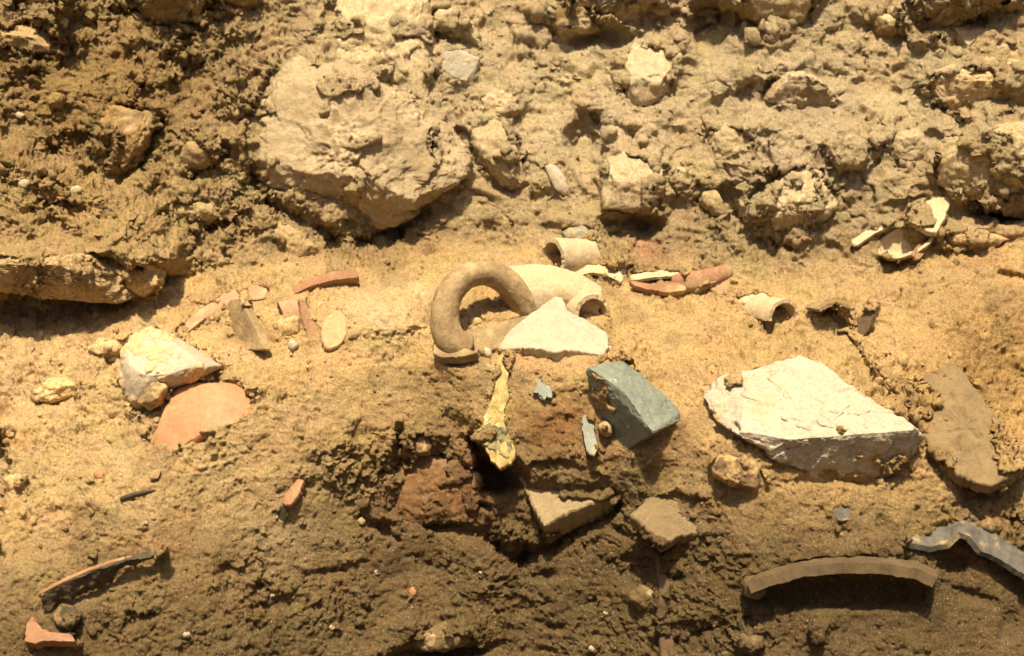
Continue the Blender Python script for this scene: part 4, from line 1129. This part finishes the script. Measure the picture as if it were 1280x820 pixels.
fk1, fk2, _ = worley(big * np.array([15., 15., 19.], dtype=f32), 63)
pk = pk - .007 * np.exp(-((fk2 - fk1) / .06) ** 2) * sstep(-.2, .3, fbm(Pf * 12, 2, k=161))
ch1 = chips(Pw * 75, 43); ch2 = chips(Pw * 160, 53)
# scattered little holes and short cracks
f1, f2, cid4 = worley(Pf * np.array([42., 42., 70.], dtype=f32) + warp * 60, 23)
holes = (cid4 > .55) * (cid4 - .45) * np.exp(-(f1 / .27) ** 2)
lay = np.clip(fbm(Pf * np.array([26., 26., 75.], dtype=f32), 4, k=141, ridged=True) - .25, 0, 1)
D = packed * pk - (.35 + .5 * CR) * (.017 * holes + .007 * lay * (1 - .5 * front)) + CR * (0.0050 * (clod - .2) + 0.0032 * (clod2 - .2) + 0.0085 * ch1 + .0052 * ch2 + 0.0030 * n1 + 0.0050 * n2 - 0.030 * pitm) + (0.40 + CR) * (0.0015 * n3 + .0022 * (grit - .15)) - .004 * np.clip(fbm(Pf * 120, 2, k=131) - .35, 0, 1) * 2
P = P + D[..., None] * N
# a little sideways push so that clods overhang
P += (CR * 0.0012 * (clod2 - .3))[..., None] * np.array([0, -0.3, -1.0])
N2 = normals(P)

# ------------------------------------------------------------------ soil colours (layers of earth, stains; spot lamp's glow and fall-off painted in)
def C(r, g, b): return np.array([r, g, b])
base_up, base_led, base_low = C(.42, .32, .17), C(.62, .445, .22), C(.20, .142, .068)  # low tone: darker earth plus painted light fall-off
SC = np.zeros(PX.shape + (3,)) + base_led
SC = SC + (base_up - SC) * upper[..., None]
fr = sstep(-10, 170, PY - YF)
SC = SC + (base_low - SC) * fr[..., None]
jx = 18 * fbm(P0 * 30, 3, k=201); jy = 18 * fbm(P0 * 30, 3, k=211)
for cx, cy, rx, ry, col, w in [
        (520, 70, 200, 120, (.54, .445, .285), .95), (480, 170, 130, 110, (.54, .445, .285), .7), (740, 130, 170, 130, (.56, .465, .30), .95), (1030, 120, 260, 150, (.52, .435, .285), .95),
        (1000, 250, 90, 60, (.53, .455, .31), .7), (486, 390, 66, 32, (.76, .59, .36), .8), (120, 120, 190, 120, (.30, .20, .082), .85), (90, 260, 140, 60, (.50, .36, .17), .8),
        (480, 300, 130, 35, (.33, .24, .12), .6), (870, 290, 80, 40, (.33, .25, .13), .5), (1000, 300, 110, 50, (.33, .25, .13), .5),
        (60, 450, 240, 85, (.72, .53, .285), .85), (150, 600, 200, 70, (.62, .47, .25), .75), (880, 400, 130, 50, (.62, .44, .22), .8),  # first blob: left ledge sand brightened, a painted golden lamp glow
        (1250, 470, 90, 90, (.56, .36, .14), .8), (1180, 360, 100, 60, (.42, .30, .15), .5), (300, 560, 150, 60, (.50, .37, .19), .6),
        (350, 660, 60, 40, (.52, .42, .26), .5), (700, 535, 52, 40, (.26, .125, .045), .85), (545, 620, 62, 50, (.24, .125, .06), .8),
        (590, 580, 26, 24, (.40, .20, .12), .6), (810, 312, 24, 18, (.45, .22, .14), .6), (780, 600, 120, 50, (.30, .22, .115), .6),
        (1080, 740, 300, 105, (.14, .10, .05), .9), (440, 590, 70, 40, (.36, .26, .125), .6), (200, 680, 40, 20, (.36, .20, .12), .5),  # first blob: darker earth at lower right, with lamp fall-off painted in
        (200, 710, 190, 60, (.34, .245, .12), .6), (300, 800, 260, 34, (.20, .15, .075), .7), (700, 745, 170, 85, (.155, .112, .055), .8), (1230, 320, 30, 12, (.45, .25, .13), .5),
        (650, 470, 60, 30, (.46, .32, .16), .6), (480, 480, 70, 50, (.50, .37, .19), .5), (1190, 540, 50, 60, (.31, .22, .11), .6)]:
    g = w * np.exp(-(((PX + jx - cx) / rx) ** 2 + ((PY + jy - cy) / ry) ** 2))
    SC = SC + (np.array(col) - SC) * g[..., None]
v = 1 + 0.16 * fbm(P0 * 40, 4, k=301) + 0.20 * (cid - .5) * CR + 0.12 * (cid2 - .5)
hue = np.stack([1 + .07 * fbm(P0 * 34, 3, k=311), 1 + .05 * fbm(P0 * 34, 3, k=321), 1 + .12 * fbm(P0 * 34, 3, k=331)], -1)
dampn = 1 - .24 * (1 - .7 * upper) * sstep(.15, .45, fbm(P0 * 19, 4, k=341))          # browner, more loamy patches
SC = np.clip(SC * v[..., None] * hue * dampn[..., None], 0.01, 0.95)

# ------------------------------------------------------------------ ground object: section, standing earth above, trench floor below
def build_ground():
    rows_up, rows_dn = [], []
    t0 = P[0]
    up1 = np.array([0, math.cos(R(72)), math.sin(R(72))])
    k = 0
    for d in (.05, .12, .22, .35, .5): rows_up.append(t0 + up1 * d)
    topz = rows_up[-1]
    for d in (.2, .6, 1.4, 3.0): rows_up.append(topz + np.array([0, d, .03 * d]))
    b0 = P[-1]
    dn = np.array([0, -math.cos(R(62)), -math.sin(R(62))])
    for d in (.04, .1, .18, .28): rows_dn.append(b0 + dn * d)
    fl = rows_dn[-1].copy(); fz = fl[:, 2].mean()
    for d in (.15, .5, 1.2, 2.4, 4.5):
        q_ = fl + np.array([0, -d, 0]); q_[:, 2] = fz - .02 + .01 * np.sin(q_[:, 0] * 5 + d * 9); rows_dn.append(q_)
    A = np.concatenate([np.array(rows_up[::-1]), P, np.array(rows_dn)])
    nr, nc = A.shape[:2]
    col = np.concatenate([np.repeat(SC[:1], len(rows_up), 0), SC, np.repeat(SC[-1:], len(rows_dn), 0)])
    me = bpy.data.meshes.new('ground')
    me.vertices.add(nr * nc)
    me.vertices.foreach_set('co', A.reshape(-1).astype(f32))
    j, i = np.meshgrid(np.arange(nr - 1), np.arange(nc - 1), indexing='ij')
    a = (j * nc + i).ravel()
    quads = np.stack([a, a + nc, a + nc + 1, a + 1], -1).astype(np.int32)
    nq = len(quads)
    me.loops.add(nq * 4); me.loops.foreach_set('vertex_index', quads.ravel())
    me.polygons.add(nq); me.polygons.foreach_set('loop_start', np.arange(0, nq * 4, 4, dtype=np.int32))
    me.polygons.foreach_set('use_smooth', np.ones(nq, bool))
    me.update(calc_edges=True)
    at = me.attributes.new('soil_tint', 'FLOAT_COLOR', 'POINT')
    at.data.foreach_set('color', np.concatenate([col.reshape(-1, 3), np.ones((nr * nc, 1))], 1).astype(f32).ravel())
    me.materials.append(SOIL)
    o = bpy.data.objects.new('ground', me); COL.objects.link(o)
    o['kind'] = 'structure'
    o['label'] = 'sandy brown earth of the excavated section with its sloping ledge'
    return o
ground = build_ground()

# ------------------------------------------------------------------ building the finds and stones
finds(False)

# ------------------------------------------------------------------ loose crumbs
def build_crumbs():
    import bmesh
    bm = bmesh.new(); bmesh.ops.create_icosphere(bm, subdivisions=2, radius=1.0)
    bm.verts.ensure_lookup_table()
    bv = np.array([v_.co[:] for v_ in bm.verts]); bf = np.array([[x.index for x in f.verts] for f in bm.faces]); bm.free()
    inside = (PX > -45) & (PX < 1325) & (PY > -40) & (PY < 860)
    wgt = np.where(inside, np.clip(CR - .12, 0, 1.2) ** 1.3 + .16, 0);
    for o_ in OUTS:
        lo, hi = o_.min(0) - 26, o_.max(0) + 26
        i0, i1 = np.searchsorted(GX, (lo[0], hi[0])); j0, j1 = np.searchsorted(GY, (lo[1], hi[1]))
        sl_ = (slice(j0, j1), slice(i0, i1))
        wgt[sl_] += np.where(inside[sl_], 1.0 * np.exp(-(poly_sdf(PX[sl_], PY[sl_], o_) / 7.0) ** 2), 0)
    wgt = wgt / wgt.sum()
    n = 7000
    idx = rng.choice(PX.size, n, p=wgt.ravel())
    pos = P.reshape(-1, 3)[idx]; nn = N2.reshape(-1, 3)[idx]; col = SC.reshape(-1, 3)[idx]
    rad = np.clip(0.0011 * rng.pareto(2.6, n) + .0010, .001, .0062)
    rnd = rng.normal(size=(n, 3, 3)); Q, _ = np.linalg.qr(rnd)
    scl = rng.uniform(.6, 1.25, (n, 1, 3))
    v_ = bv[None] * scl
    v_ = v_ @ Q
    key = rng.uniform(0, 100, (n, 1, 3))
    v_ = v_ * (1 + .5 * vnoise((v_ * 1.7 + key).astype(f32), 5)[..., None])
    v_ = v_ * rad[:, None, None] + (pos + nn * (rad * .25)[:, None])[:, None]
    nvt = len(bv)
    fc = (bf[None] + (np.arange(n) * nvt)[:, None, None]).reshape(-1, 3).astype(np.int32)
    me = bpy.data.meshes.new('soil_crumbs')
    me.vertices.add(n * nvt); me.vertices.foreach_set('co', v_.reshape(-1).astype(f32))
    me.loops.add(len(fc) * 3); me.loops.foreach_set('vertex_index', fc.ravel())
    me.polygons.add(len(fc)); me.polygons.foreach_set('loop_start', np.arange(0, len(fc) * 3, 3, dtype=np.int32))
    me.polygons.foreach_set('use_smooth', np.zeros(len(fc), bool))
    me.update(calc_edges=True)
    tint = col * rng.uniform(.8, 1.2, (n, 1))
    at = me.attributes.new('soil_tint', 'FLOAT_COLOR', 'POINT')
    at.data.foreach_set('color', np.concatenate([np.repeat(tint, nvt, 0), np.ones((n * nvt, 1))], 1).astype(f32).ravel())
    me.materials.append(SOIL)
    o = bpy.data.objects.new('soil_crumbs', me); COL.objects.link(o)
    tag(o, 'loose crumbs of brown earth scattered over the section', 'soil', kind='stuff')
build_crumbs()
